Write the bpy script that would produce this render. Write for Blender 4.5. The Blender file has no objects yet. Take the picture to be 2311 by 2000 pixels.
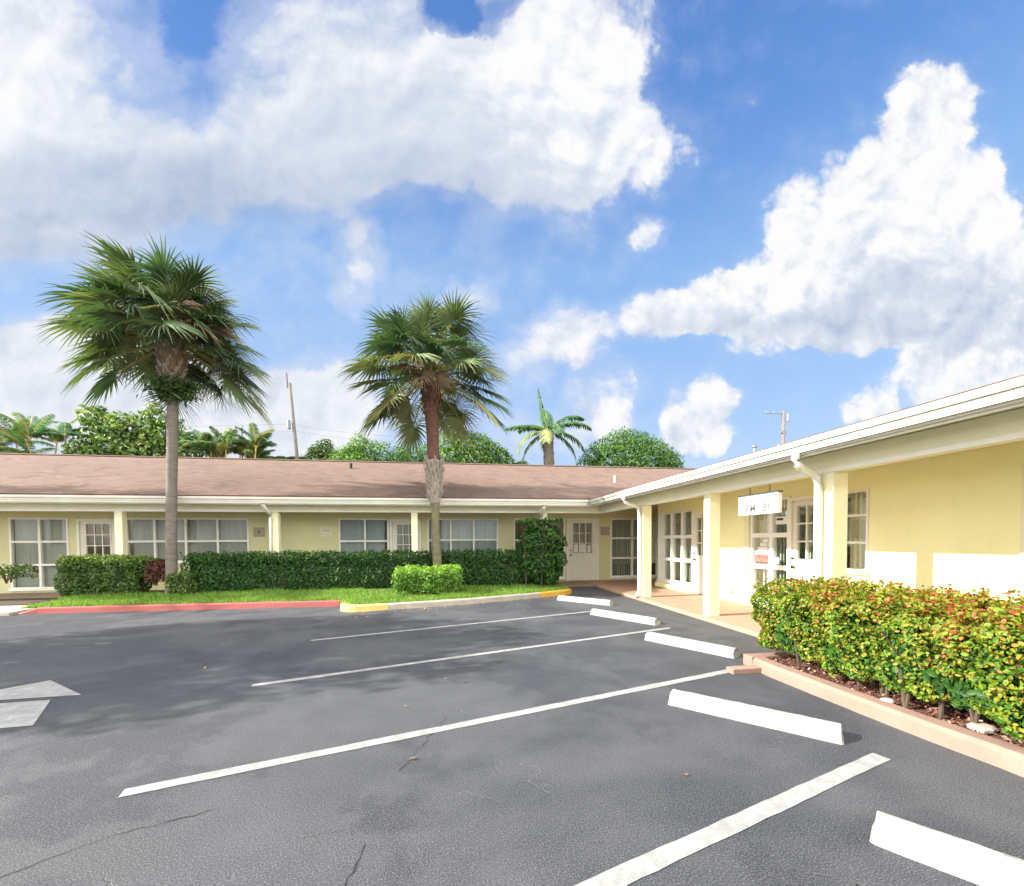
import bpy, math, random
import numpy as np
from mathutils import Vector, Matrix
random.seed(7); np.random.seed(7)
S = bpy.context.scene
C = S.collection
# ------------------------------------------------------------------ camera
FPX, CY, YAW, PITCH, ROLL = 937.88, 1244.43, 0.153745, -0.0265912, -0.0061227
fw = Vector((math.sin(YAW)*math.cos(PITCH), math.cos(YAW)*math.cos(PITCH), math.sin(PITCH)))
r0 = Vector((math.cos(YAW), -math.sin(YAW), 0)); u0 = r0.cross(fw)
rr = r0*math.cos(ROLL)+u0*math.sin(ROLL); uu = -r0*math.sin(ROLL)+u0*math.cos(ROLL)
cam = bpy.data.cameras.new('camera'); cam.sensor_width = 36; cam.sensor_fit = 'HORIZONTAL'
cam.lens = 36*FPX/2311; cam.shift_y = (CY-1000)/2311; cam.clip_end = 3000; cam.clip_start = .05
co = bpy.data.objects.new('camera', cam); C.objects.link(co)
M = Matrix((rr, uu, -fw)).transposed().to_4x4(); M.translation = (0, 0, 1.5); co.matrix_world = M
S.camera = co
# ------------------------------------------------------------------ light, sky
EV = 1.65
SUN_EL = math.radians(29.6); SUN_DIR = Vector((1, .07, -.57)).normalized()
sl = bpy.data.lights.new('sun', 'SUN'); sl.energy = 3.9; sl.angle = math.radians(.55); sl.color = (1, .96, .89)
so = bpy.data.objects.new('sun', sl); C.objects.link(so); so.rotation_euler = SUN_DIR.to_track_quat('-Z', 'Y').to_euler()
S.view_settings.view_transform = 'Standard'; S.view_settings.look = 'None'
S.view_settings.exposure = EV; S.view_settings.gamma = 1
W = bpy.data.worlds.new('World'); S.world = W; W.use_nodes = True
nt = W.node_tree; nt.nodes.clear()
class NG:
    """tiny helper to write node maths"""
    def __init__(s, nt): s.nt = nt; s.n = nt.nodes; s.l = nt.links
    def new(s, t, **k):
        x = s.n.new(t)
        for a, b in k.items(): setattr(x, a, b)
        return x
    def put(s, sock, v):
        if isinstance(v, bpy.types.NodeSocket): s.l.new(v, sock)
        else: sock.default_value = v
    def m(s, op, a, b=0., c=None, clamp=False):
        x = s.new('ShaderNodeMath', operation=op, use_clamp=clamp); s.put(x.inputs[0], a); s.put(x.inputs[1], b)
        if c is not None: s.put(x.inputs[2], c)
        return x.outputs[0]
    def v(s, op, a, b=(0, 0, 0)):
        x = s.new('ShaderNodeVectorMath', operation=op); s.put(x.inputs[0], a)
        if op == 'SCALE': s.put(x.inputs[3], b)
        elif op != 'LENGTH': s.put(x.inputs[1], b)
        return x.outputs['Value'] if op in ('DOT_PRODUCT', 'LENGTH') else x.outputs[0]
    def comb(s, x, y, z=0.):
        c = s.new('ShaderNodeCombineXYZ'); s.put(c.inputs[0], x); s.put(c.inputs[1], y); s.put(c.inputs[2], z); return c.outputs[0]
    def noise(s, vec, scale, detail=4, rough=.5, dist=0., col=False):
        x = s.new('ShaderNodeTexNoise'); s.put(x.inputs['Vector'], vec); x.inputs['Scale'].default_value = scale
        x.inputs['Detail'].default_value = detail; x.inputs['Roughness'].default_value = rough; x.inputs['Distortion'].default_value = dist
        return x.outputs['Color' if col else 'Fac']
    def ramp(s, f, lo, hi, a=0., b=1., smooth=True):
        x = s.new('ShaderNodeMapRange', interpolation_type='SMOOTHSTEP' if smooth else 'LINEAR'); x.clamp = True
        s.put(x.inputs[0], f); s.put(x.inputs[1], lo); s.put(x.inputs[2], hi); s.put(x.inputs[3], a); s.put(x.inputs[4], b)
        return x.outputs[0]
    def mix(s, f, a, b, blend='MIX'):
        x = s.new('ShaderNodeMix', data_type='RGBA', blend_type=blend); s.put(x.inputs[0], f)
        s.put(x.inputs[6], a if isinstance(a, bpy.types.NodeSocket) else (*a, 1)[:4]); s.put(x.inputs[7], b if isinstance(b, bpy.types.NodeSocket) else (*b, 1)[:4])
        return x.outputs[2]
def build_sky():
    g = NG(nt)
    out = g.new('ShaderNodeOutputWorld'); bg = g.new('ShaderNodeBackground'); g.l.new(bg.outputs[0], out.inputs[0])
    ST = .1; bg.inputs[1].default_value = ST
    sk = g.new('ShaderNodeTexSky', sky_type='NISHITA'); sk.sun_disc = False; sk.sun_elevation = SUN_EL
    sk.sun_rotation = math.atan2(-1, -.07); sk.air_density = 1.0; sk.dust_density = .4; sk.ozone_density = 2.0
    K = 2**EV*ST                       # display value -> background colour
    tc = g.new('ShaderNodeTexCoord').outputs['Generated']
    F = (math.sin(YAW), math.cos(YAW), 0); R = (math.cos(YAW), -math.sin(YAW), 0)
    a = g.v('DOT_PRODUCT', tc, F); b = g.v('DOT_PRODUCT', tc, R); c = g.v('DOT_PRODUCT', tc, (0, 0, 1))
    am = g.m('MAXIMUM', a, .2)
    P = g.comb(g.m('DIVIDE', b, am), g.m('DIVIDE', c, am), 0)
    w1 = g.v('SUBTRACT', g.noise(P, 2.6, 3, .55, col=True), (.5, .5, .5))
    w2 = g.v('SUBTRACT', g.noise(P, 9, 6, .62, col=True), (.5, .5, .5))
    PW = g.v('ADD', P, g.v('ADD', g.v('SCALE', w1, .16), g.v('SCALE', w2, .10)))
    def uv(x, y):   # display picture position -> sky direction in the yaw frame
        X, Y = x*1.11590, y*1.11590
        d = fw*FPX + rr*(X-1155.5) - uu*(Y-CY)
        aa = d.dot(Vector(F)); return d.dot(Vector(R))/aa, d.z/aa
    def blobs(vec, L):
        tot = None
        for (x, y, rx, ry, wt) in L:
            cu, cv = uv(x, y); k = 1.1159/FPX
            d = g.v('MULTIPLY', g.v('SUBTRACT', vec, (cu, cv, 0)), (1/(rx*k), 1/(ry*k), 0))
            q = g.m('SUBTRACT', 1, g.v('DOT_PRODUCT', d, d)); q = g.m('MAXIMUM', q, 0)
            tot = g.m('MULTIPLY', q, wt) if tot is None else g.m('MULTIPLY_ADD', q, wt, tot)
        return tot
    cover = [(-150, 150, 520, 330, 1.9), (120, 380, 420, 190, 1.4), (60, 480, 330, 110, .8), (480, 330, 360, 150, 1.1), (760, 140, 390, 260, 1.5),
             (1030, 210, 300, 230, 1.5), (1200, 60, 170, 140, 1.2), (1250, 290, 200, 150, 1.2), (960, 380, 260, 110, .7), (1160, 410, 110, 90, .6), (700, 350, 260, 110, .6),
             (390, 30, 85, 80, -1.0), (415, 160, 60, 70, -.45), (900, -10, 70, 55, -2.2), (990, 15, 70, 30, -1.2), (850, 430, 130, 50, -.4),
             (730, 505, 62, 72, 1.0), (690, 590, 60, 85, .9), (705, 455, 40, 50, .7), (1316, 462, 52, 48, .95), (1402, 108, 36, 44, .45), (560, 500, 90, 60, .3),
             (1885, 225, 130, 115, 1.3), (1850, 350, 200, 170, 1.3), (1690, 420, 170, 140, 1.2), (1760, 560, 330, 160, 1.5), (2030, 540, 230, 230, 1.5), (1990, 660, 250, 140, 1.1),
             (1600, 640, 300, 110, 1.2), (1400, 620, 160, 85, 1.0), (1290, 640, 110, 70, .7), (1150, 678, 105, 80, 1.4), (1855, 505, 85, 60, -.8), (2080, 330, 60, 170, -.9), (2085, 250, 40, 80, .5),
             (1230, 790, 90, 95, 1.0), (1190, 870, 110, 70, .8), (1425, 835, 95, 85, 1.15), (1390, 900, 90, 60, .8), (1740, 830, 90, 55, .9), (1930, 780, 210, 75, 1.0), (1530, 870, 60, 30, -.4),
             (20, 740, 260, 125, 2.8), (180, 800, 320, 120, 2.4), (480, 850, 400, 125, 2.6), (620, 790, 150, 85, 1.2), (1060, 745, 85, 60, .9), (945, 605, 70, 48, 1.0), (1000, 880, 200, 70, .5), (90, 560, 160, 40, -.3)]
    D = g.m('ADD', blobs(PW, cover), .17)
    sx0 = g.new('ShaderNodeSeparateXYZ'); g.l.new(P, sx0.inputs[0]); ux0 = sx0.outputs[0]
    n1 = g.noise(PW, 6, 8, .6); n2 = g.noise(P, 24, 5, .6)
    def billow(vec, sc):
        x = g.new('ShaderNodeTexVoronoi', feature='F1'); g.put(x.inputs['Vector'], vec); x.inputs['Scale'].default_value = sc
        x.inputs['Detail'].default_value = 3; x.inputs['Roughness'].default_value = .55; return x.outputs['Distance']
    PB = g.v('ADD', P, g.v('ADD', g.v('SCALE', w1, .12), g.v('SCALE', w2, .05)))
    bl = billow(PB, 9)
    D = g.m('ADD', D, g.m('MULTIPLY', g.m('SUBTRACT', .42, bl), g.ramp(ux0, -.2, .6, .35, .8)))
    D = g.m('ADD', D, g.m('MULTIPLY', g.m('SUBTRACT', n1, .5), g.ramp(ux0, -.2, .6, 1.1, .7))); D = g.m('ADD', D, g.m('MULTIPLY', g.m('SUBTRACT', n2, .5), .22))
    ux = g.new('ShaderNodeSeparateXYZ'); g.l.new(P, ux.inputs[0])
    hi = g.ramp(ux.outputs[0], -.3, .6, 1.5, .66)
    alpha = g.m('MAXIMUM', g.ramp(D, .10, hi), g.m('MULTIPLY', g.ramp(D, -.55, .75), g.ramp(ux0, -.1, .55, .45, .14)))
    # light and grey patches of the cloud masses
    sh = blobs(g.v('ADD', P, g.v('SCALE', w1, .22)), [(120, 420, 500, 150, -.34), (620, 400, 420, 120, -.30), (300, 250, 300, 140, -.12), (780, 250, 300, 140, -.16), (1050, 420, 300, 120, -.2),
             (1090, 120, 190, 130, .10), (1230, 100, 120, 100, .10), (20, 200, 200, 110, .12), (1880, 620, 330, 130, -.26), (1650, 680, 280, 80, -.22), (1560, 500, 140, 150, .12), (1960, 430, 150, 70, .14),
             (2010, 690, 200, 80, -.2), (1400, 670, 200, 60, -.14), (1880, 210, 120, 100, .05), (60, 560, 260, 90, -.2)])
    rel = g.m('SUBTRACT', g.noise(PW, 7, 6, .55), g.noise(g.v('ADD', PW, (-.03, .045, 0)), 7, 6, .55))
    rel = g.m('ADD', g.m('MULTIPLY', rel, .7), g.m('MULTIPLY', g.m('SUBTRACT', billow(g.v('ADD', PB, (-.018, .03, 0)), 9), bl), g.ramp(ux0, -.3, .5, .25, .75)))
    br = g.m('ADD', g.m('ADD', sh, g.ramp(ux.outputs[0], -.1, .7, .84, .95)), g.m('MULTIPLY', rel, .55))
    br = g.m('ADD', br, g.m('MULTIPLY', g.m('SUBTRACT', n1, .5), .18)); br = g.m('MINIMUM', br, 1.0)
    cr = g.new('ShaderNodeValToRGB'); g.l.new(br, cr.inputs[0])
    e = cr.color_ramp.elements; e[0].position = .3; e[0].color = (.44, .53, .70, 1); e[1].position = 1.0; e[1].color = (.98, .98, .99, 1)
    for p, col in ((.55, (.60, .67, .81, 1)), (.75, (.72, .78, .88, 1)), (.9, (.88, .91, .96, 1))):
        x = e.new(p); x.color = col
    cloud = g.v('SCALE', cr.outputs[0], 1/K)
    # blue sky: Nishita, tinted by height
    tint = g.new('ShaderNodeValToRGB'); g.l.new(g.m('ABSOLUTE', c), tint.inputs[0])
    te = tint.color_ramp.elements; te[0].position = 0; te[0].color = (.62, .73, .90, 1); te[1].position = .80; te[1].color = (.09, .235, .62, 1)
    x = te.new(.25); x.color = (.40, .60, .95, 1); x = te.new(.52); x.color = (.27, .49, .88, 1); x = te.new(.66); x.color = (.135, .315, .74, 1)
    grad = g.v('SCALE', tint.outputs[0], 1/K)
    sky = g.mix(.92, sk.outputs[0], grad)
    front = g.mix(alpha, sky, cloud)
    # unseen sky behind the camera: extra-bright clouds added to lift the shaded walls
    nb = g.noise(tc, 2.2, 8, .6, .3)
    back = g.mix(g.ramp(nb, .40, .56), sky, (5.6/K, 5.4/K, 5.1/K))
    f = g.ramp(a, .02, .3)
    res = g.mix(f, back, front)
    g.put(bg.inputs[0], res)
build_sky()
# ------------------------------------------------------------------ materials
def mat(name, col, rough=.7, col2=None, nscale=6, namt=.5, bump=0., bscale=60, spec=.3, metal=0., detail=5, coords='Object', stretch=(1, 1, 1)):
    m = bpy.data.materials.new(name); m.use_nodes = True; g = NG(m.node_tree)
    p = m.node_tree.nodes['Principled BSDF']; p.inputs['Roughness'].default_value = rough; p.inputs['Metallic'].default_value = metal
    p.inputs['Specular IOR Level'].default_value = spec
    tc = g.new('ShaderNodeTexCoord').outputs[coords]
    if stretch != (1, 1, 1): tc = g.v('MULTIPLY', tc, stretch)
    if col2 is None: col2 = tuple(c*.82 for c in col)
    f = g.ramp(g.noise(tc, nscale, detail, .6), .5-.5*namt*.6-.12, .5+.5*namt*.6+.12)
    base = g.mix(f, col2, col)
    if 'stucco' in name or 'stop' in name or 'gutter' in name or 'post' in name:   # rain streaks, scuffs and weathering that belong to the surface
        st = g.ramp(g.noise(g.v('MULTIPLY', tc, (5, 5, .5) if 'stop' not in name else (6, 6, 6)), 1.6, 6, .7), .50, .74)
        base = g.mix(g.m('MULTIPLY', st, .06 if 'stop' not in name else .75), base, (.45, .40, .28) if 'stop' not in name else (.10, .098, .09))
        sp = g.ramp(g.noise(tc, 40, 3, .7), .66, .74); base = g.mix(g.m('MULTIPLY', sp, .12 if 'stop' not in name else .6), base, (.2, .18, .14))
    g.put(p.inputs['Base Color'], base)
    if bump:
        b = g.new('ShaderNodeBump'); b.inputs['Strength'].default_value = bump; b.inputs['Distance'].default_value = .01
        g.put(b.inputs['Height'], g.noise(tc, bscale, 3, .6)); g.put(p.inputs['Normal'], b.outputs[0])
    return m
def leafmat(name, stops, rough=.45, trans=.3, spec=.4):
    """leaf colour picked by a per-leaf value that comes with each leaf"""
    m = bpy.data.materials.new(name); m.use_nodes = True; g = NG(m.node_tree)
    p = m.node_tree.nodes['Principled BSDF']; p.inputs['Roughness'].default_value = rough; p.inputs['Specular IOR Level'].default_value = spec
    at = g.new('ShaderNodeAttribute', attribute_name='tint')
    cr = g.new('ShaderNodeValToRGB'); g.l.new(at.outputs['Fac'], cr.inputs[0]); e = cr.color_ramp.elements
    e[0].position = stops[0][0]; e[0].color = (*stops[0][1], 1); e[1].position = stops[-1][0]; e[1].color = (*stops[-1][1], 1)
    for q, c in stops[1:-1]: x = e.new(q); x.color = (*c, 1)
    g.put(p.inputs['Base Color'], cr.outputs[0])
    tr = g.new('ShaderNodeBsdfTranslucent'); g.put(tr.inputs[0], g.mix(1., cr.outputs[0], (1.5, 1.6, .7), 'MULTIPLY'))
    mx = g.new('ShaderNodeMixShader'); mx.inputs[0].default_value = trans
    g.l.new(p.outputs[0], mx.inputs[1]); g.l.new(tr.outputs[0], mx.inputs[2])
    g.l.new(mx.outputs[0], m.node_tree.nodes['Material Output'].inputs[0])
    return m
WALL = (.88, .85, .49)
M = {}
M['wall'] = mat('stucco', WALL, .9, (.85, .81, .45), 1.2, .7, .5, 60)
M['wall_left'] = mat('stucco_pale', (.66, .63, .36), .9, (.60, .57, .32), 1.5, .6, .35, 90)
M['post'] = mat('post_paint', (.80, .76, .52), .8, (.76, .71, .46), 3, .5, .15, 70)
M['beam'] = mat('beam_paint', (.76, .74, .56), .75, (.70, .67, .49), 2, .5, .1, 60)
M['soffit'] = mat('soffit_paint', (.82, .77, .47), .8, (.77, .71, .41), 2, .5, .1, 60, stretch=(1, 1, 1))
M['white'] = mat('white_trim', (.80, .79, .72), .5, (.74, .73, .64), 4, .5, .03, 40)
M['gutter'] = mat('white_gutter', (.60, .59, .50), .4, (.50, .49, .41), 1.2, .6, .03, 30, spec=.4)
M['door'] = mat('door_paint', (.76, .73, .62), .55, (.71, .67, .56), 3, .5, .05, 40)
M['metal'] = mat('dark_metal', (.05, .045, .04), .35, None, 8, .5, 0, metal=.8)
M['blind'] = mat('blind_fabric', (.56, .555, .48), .85, (.42, .415, .36), 3, .7, .1, 60, stretch=(6, 6, .4))
M['bluegrey'] = mat('blind_slats', (.52, .56, .53), .8, (.42, .46, .44), 3, .7, .1, 60, stretch=(1, 1, 20))
M['dark'] = mat('dark_room', (.03, .03, .028), .9)
M['plaque'] = mat('plaque', (.42, .36, .26), .7, (.33, .28, .2), 12, .6)
M['ink'] = mat('ink', (.03, .025, .02), .6)
M['greyink'] = mat('pale_ink', (.13, .13, .13), .6)
M['paper'] = mat('paper', (.75, .74, .68), .7, (.68, .67, .6), 8, .5)
M['red'] = mat('red_print', (.55, .05, .04), .6, (.62, .2, .16), 14, .8)
M['patio'] = mat('patio_paint', (.40, .24, .165), .8, (.32, .20, .14), 1.6, .7, .2, 40)
M['walk'] = mat('brown_walk', (.30, .22, .16), .85, (.2, .15, .11), 2, .8, .2, 40)
M['concrete'] = mat('concrete', (.46, .42, .34), .85, (.34, .31, .26), 3, .8, .3, 60)
M['kerbgrey'] = mat('kerb_concrete', (.42, .38, .31), .85, (.26, .23, .19), 4, .9, .4, 50)
M['kerbred'] = mat('kerb_red_paint', (.38, .085, .08), .75, (.26, .10, .085), 5, .9, .4, 50)
M['kerbyel'] = mat('kerb_yellow_paint', (.68, .50, .12), .7, (.46, .36, .15), 5, .9, .4, 50)
M['kerbor'] = mat('kerb_orange_paint', (.62, .34, .04), .7, (.45, .25, .05), 5, .9, .4, 50)
M['kerbpink'] = mat('kerb_pink_paint', (.29, .185, .14), .8, (.21, .135, .105), 3, .8, .3, 40)
M['brick'] = mat('worn_block', (.30, .22, .17), .9, (.2, .15, .11), 9, .9, .5, 50)
M['paint'] = mat('stop_paint', (.38, .375, .36), .7, (.26, .25, .22), 7, 1.2, .25, 60)
M['bark1'] = mat('palm_bark_grey', (.21, .185, .155), .95, (.10, .09, .075), 5, .9, .8, 18, stretch=(1, 1, 3.2))
M['bark2'] = mat('palm_bark_moss', (.20, .18, .10), .95, (.09, .08, .05), 6, .9, .8, 18, stretch=(1, 1, 2))
M['barkred'] = mat('palm_bark_red', (.15, .075, .05), .95, (.07, .035, .025), 9, .9, .9, 25, stretch=(1, 1, 2))
M['boots'] = mat('palm_boots', (.38, .33, .28), .95, (.2, .17, .14), 8, .9, .6, 30)
M['wood'] = mat('twigs', (.10, .075, .05), .95, (.06, .045, .03), 12, .8, .4, 40)
M['mulch'] = mat('mulch', (.16, .07, .045), .95, (.07, .035, .025), 30, .9, .8, 50)
M['soil'] = mat('soil', (.10, .07, .05), .95, (.06, .045, .03), 12, .9, .8, 50)
M['polewood'] = mat('pole_wood', (.17, .155, .14), .9, (.11, .10, .09), 6, .8, .3, 30)
M['steel'] = mat('galvanised', (.2, .21, .22), .5, None, 6, .6, 0, metal=.3)
M['bloom'] = mat('palm_bloom', (.62, .45, .16), .9, (.5, .32, .1), 20, .8)
M['deadfrond'] = mat('dead_frond', (.23, .16, .10), .95, (.12, .08, .055), 10, .9)
M['petiole'] = mat('petiole', (.22, .26, .07), .7, (.3, .22, .08), 6, .8)
g_ = leafmat
M['sabal'] = g_('sabal_leaf', [(0, (.028, .060, .028)), (.4, (.062, .108, .044)), (.7, (.125, .165, .065)), (1, (.27, .29, .14))], .5, .2, .35)
M['hedge'] = g_('ixora_leaf', [(0, (.010, .038, .007)), (.5, (.032, .10, .012)), (.85, (.08, .20, .018)), (1, (.16, .28, .03))], .45, .22)
M['hedgeyel'] = g_('privet_leaf', [(0, (.03, .07, .012)), (.5, (.07, .14, .02)), (.85, (.2, .27, .04)), (1, (.38, .40, .08))], .45, .22)
M['redleaf'] = g_('copper_leaf', [(0, (.04, .02, .012)), (.5, (.10, .035, .02)), (1, (.22, .08, .045))], .45, .2)
M['lime'] = g_('lime_leaf', [(0, (.05, .13, .015)), (.5, (.15, .30, .03)), (1, (.32, .48, .06))], .45, .3)
M['coco'] = g_('cocoplum_leaf', [(0, (.015, .05, .012)), (.3, (.05, .13, .012)), (.5, (.15, .22, .015)), (.7, (.23, .22, .025)), (.84, (.25, .11, .025)), (1, (.30, .045, .025))], .5, .25, .25)
M['grass'] = g_('grass_blade', [(0, (.06, .15, .015)), (.6, (.14, .28, .03)), (1, (.30, .38, .08))], .6, .35)
M['treedark'] = g_('tree_leaf_dark', [(0, (.025, .06, .015)), (.6, (.06, .12, .025)), (1, (.14, .2, .04))], .4, .25)
M['treegold'] = g_('tree_leaf_gold', [(0, (.05, .11, .025)), (.55, (.12, .21, .04)), (.85, (.30, .34, .08)), (1, (.46, .36, .12))], .4, .25)
M['treebright'] = g_('tree_leaf_bright', [(0, (.035, .095, .016)), (.5, (.095, .21, .028)), (1, (.26, .38, .07))], .5, .3)
M['frondfar'] = g_('far_frond', [(0, (.03, .10, .04)), (.6, (.09, .20, .07)), (1, (.32, .33, .13))], .4, .25)
M['litter'] = g_('dry_leaf', [(0, (.25, .1, .04)), (.6, (.4, .25, .1)), (1, (.5, .42, .2))], .8, .1)
def glass():
    m = bpy.data.materials.new('window_glass'); m.use_nodes = True; g = NG(m.node_tree); m.node_tree.nodes.remove(m.node_tree.nodes['Principled BSDF'])
    t = g.new('ShaderNodeBsdfTransparent'); t.inputs[0].default_value = (.80, .84, .82, 1)
    gl = g.new('ShaderNodeBsdfGlossy'); gl.inputs['Roughness'].default_value = .03; gl.inputs[0].default_value = (.9, .95, 1, 1)
    fr = g.new('ShaderNodeFresnel'); fr.inputs[0].default_value = 1.55
    mx = g.new('ShaderNodeMixShader'); g.put(mx.inputs[0], g.m('ADD', g.m('MULTIPLY', fr.outputs[0], .32), .006))
    g.l.new(t.outputs[0], mx.inputs[1]); g.l.new(gl.outputs[0], mx.inputs[2]); g.l.new(mx.outputs[0], m.node_tree.nodes['Material Output'].inputs[0])
    return m
M['glass'] = glass()
def shingles():
    m = bpy.data.materials.new('roof_shingles'); m.use_nodes = True; g = NG(m.node_tree); p = m.node_tree.nodes['Principled BSDF']
    tc = g.new('ShaderNodeTexCoord').outputs['Object']
    br = g.new('ShaderNodeTexBrick'); g.put(br.inputs['Vector'], tc); br.inputs['Scale'].default_value = 1
    br.inputs['Brick Width'].default_value = .30; br.inputs['Row Height'].default_value = .14; br.inputs['Mortar Size'].default_value = .007; br.inputs['Mortar Smooth'].default_value = .3
    br.inputs['Color1'].default_value = (.215, .15, .115, 1); br.inputs['Color2'].default_value = (.125, .085, .065, 1); br.inputs['Mortar'].default_value = (.085, .055, .045, 1); br.inputs['Bias'].default_value = .1
    n = g.noise(tc, 1.1, 6, .65); c = g.mix(g.ramp(n, .35, .7), br.outputs[0], (.165, .115, .09)); 
    n2 = g.noise(g.v('MULTIPLY', tc, (1, 7, 1)), 3.5, 6, .7)
    c = g.mix(g.m('MULTIPLY', g.ramp(n2, .46, .66), .8), c, (.11, .07, .055))
    c = g.mix(g.m('MULTIPLY', g.ramp(g.noise(tc, 60, 2, .5), .45, .8), .35), c, (.27, .19, .15))
    g.put(p.inputs['Base Color'], c); p.inputs['Roughness'].default_value = .95; p.inputs['Specular IOR Level'].default_value = .15
    b = g.new('ShaderNodeBump'); b.inputs['Strength'].default_value = .6; b.inputs['Distance'].default_value = .012
    g.put(b.inputs['Height'], g.m('ADD', g.m('MULTIPLY', br.outputs['Fac'], -1), g.m('MULTIPLY', g.noise(tc, 50, 3), .8))); g.put(p.inputs['Normal'], b.outputs[0])
    return m
M['roof'] = shingles()
def asphalt():
    m = bpy.data.materials.new('asphalt'); m.use_nodes = True; g = NG(m.node_tree); p = m.node_tree.nodes['Principled BSDF']
    tc = g.new('ShaderNodeTexCoord').outputs['Object']
    big = g.noise(tc, .35, 5, .6, .6); mid = g.noise(tc, 1.6, 6, .65); fine = g.noise(tc, 130, 4, .8); gr = g.noise(tc, 230, 2, .6)
    c = g.mix(g.ramp(big, .42, .58), (.020, .023, .030), (.047, .049, .054))
    sx = g.new('ShaderNodeSeparateXYZ'); g.l.new(tc, sx.inputs[0]); worn = g.m('MULTIPLY', g.ramp(g.m('ADD', sx.outputs[0], g.m('MULTIPLY', big, 5)), 3.6, .2), g.ramp(sx.outputs[1], 5.2, 3.2))
    c = g.mix(g.m('MULTIPLY', worn, .5), c, (.075, .075, .075))
    c = g.mix(g.m('MULTIPLY', g.ramp(mid, .42, .68), .4), c, (.064, .067, .074))
    c = g.mix(g.m('MULTIPLY', g.ramp(g.noise(g.v('ADD', tc, (7, 3, 0)), .7, 5, .65), .52, .60), .6), c, (.013, .015, .021))
    c = g.mix(g.m('MULTIPLY', g.ramp(fine, .48, .66), .85), c, (.18, .185, .195))
    c = g.mix(g.m('MULTIPLY', g.ramp(fine, .48, .30), .6), c, (.010, .011, .014))
    c = g.mix(g.m('MULTIPLY', g.ramp(gr, .66, .76), .6), c, (.36, .36, .35))
    # hairline cracks
    vo = g.new('ShaderNodeTexVoronoi', feature='DISTANCE_TO_EDGE'); vo.inputs['Scale'].default_value = 1.1
    g.put(vo.inputs['Vector'], g.v('ADD', tc, g.v('SCALE', g.noise(tc, 2.5, 5, .6, col=True), .55)))
    ck = g.m('MULTIPLY', g.ramp(vo.outputs['Distance'], .009, .002), g.ramp(g.noise(g.v('ADD', tc, (3, 9, 0)), .8, 3), .52, .62))
    c = g.mix(g.m('MULTIPLY', ck, .14), c, (.20, .198, .19))
    g.put(p.inputs['Base Color'], c); g.put(p.inputs['Roughness'], g.ramp(mid, .3, .7, .62, .85)); p.inputs['Specular IOR Level'].default_value = .35
    b = g.new('ShaderNodeBump'); b.inputs['Strength'].default_value = .55; b.inputs['Distance'].default_value = .006
    g.put(b.inputs['Height'], g.m('ADD', fine, g.m('MULTIPLY', ck, -1.5))); g.put(p.inputs['Normal'], b.outputs[0])
    return m
M['asphalt'] = asphalt()
def linepaint():
    m = bpy.data.materials.new('line_paint'); m.use_nodes = True; g = NG(m.node_tree); p = m.node_tree.nodes['Principled BSDF']
    tc = g.new('ShaderNodeTexCoord').outputs['Object']
    c = g.mix(g.ramp(g.noise(tc, 9, 6, .7), .35, .7), (.21, .208, .20), (.31, .307, .298))
    w = g.m('MULTIPLY', g.ramp(g.noise(tc, 65, 4, .8), .54, .66), g.ramp(g.noise(tc, 2.2, 3), .35, .65))
    c = g.mix(w, c, (.14, .14, .14)); g.put(p.inputs['Base Color'], c); p.inputs['Roughness'].default_value = .7
    return m
M['line'] = linepaint()
# ------------------------------------------------------------------ mesh helpers
def link(name, me, m, parent=None):
    o = bpy.data.objects.new(name, me); C.objects.link(o)
    if m is not None:
        for x in (m if isinstance(m, (list, tuple)) else [m]): me.materials.append(x)
    if parent is not None: o.parent = parent
    return o
class MB:
    def __init__(s): s.v = []; s.f = []
    def quad(s, *p): i = len(s.v); s.v += [tuple(q) for q in p]; s.f.append(tuple(range(i, i+len(p)))); return s
    def box(s, x0, x1, y0, y1, z0, z1):
        i = len(s.v); s.v += [(x0, y0, z0), (x1, y0, z0), (x1, y1, z0), (x0, y1, z0), (x0, y0, z1), (x1, y0, z1), (x1, y1, z1), (x0, y1, z1)]
        s.f += [tuple(i+k for k in q) for q in ((0, 3, 2, 1), (4, 5, 6, 7), (0, 1, 5, 4), (1, 2, 6, 5), (2, 3, 7, 6), (3, 0, 4, 7))]; return s
    def tube(s, pts, rad, n=8, cap=True):
        i0 = len(s.v); pts = [Vector(p) for p in pts]; K = len(pts)
        for k, p in enumerate(pts):
            t = (pts[min(k+1, K-1)]-pts[max(k-1, 0)]).normalized(); a = t.orthogonal() if abs(t.z) > .9 else Vector((0, 0, 1)).cross(t); 
            if abs(t.z) > .9: a = Vector((1, 0, 0))-t*t.x
            a.normalize(); b = t.cross(a); r = rad[k] if isinstance(rad, (list, tuple)) else rad
            for j in range(n):
                q = 2*math.pi*j/n; w = p+a*math.cos(q)*r+b*math.sin(q)*r; s.v.append(tuple(w))
        for k in range(K-1):
            for j in range(n): s.f.append((i0+k*n+j, i0+k*n+(j+1) % n, i0+(k+1)*n+(j+1) % n, i0+(k+1)*n+j))
        if cap: s.f.append(tuple(i0+j for j in range(n))[::-1]); s.f.append(tuple(i0+(K-1)*n+j for j in range(n)))
        return s
    def obj(s, name, m, parent=None, smooth=False, bevel=0.):
        me = bpy.data.meshes.new(name); me.from_pydata(s.v, [], s.f); me.validate(); me.update()
        if smooth: me.shade_smooth()
        o = link(name, me, m, parent)
        if bevel:
            b = o.modifiers.new('bevel', 'BEVEL'); b.width = bevel; b.segments = 2; b.limit_method = 'ANGLE'
        return o
def tag(o, label=None, cat=None, group=None, kind=None):
    for k, v in (('label', label), ('category', cat), ('group', group), ('kind', kind)):
        if v: o[k] = v
    return o
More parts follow.
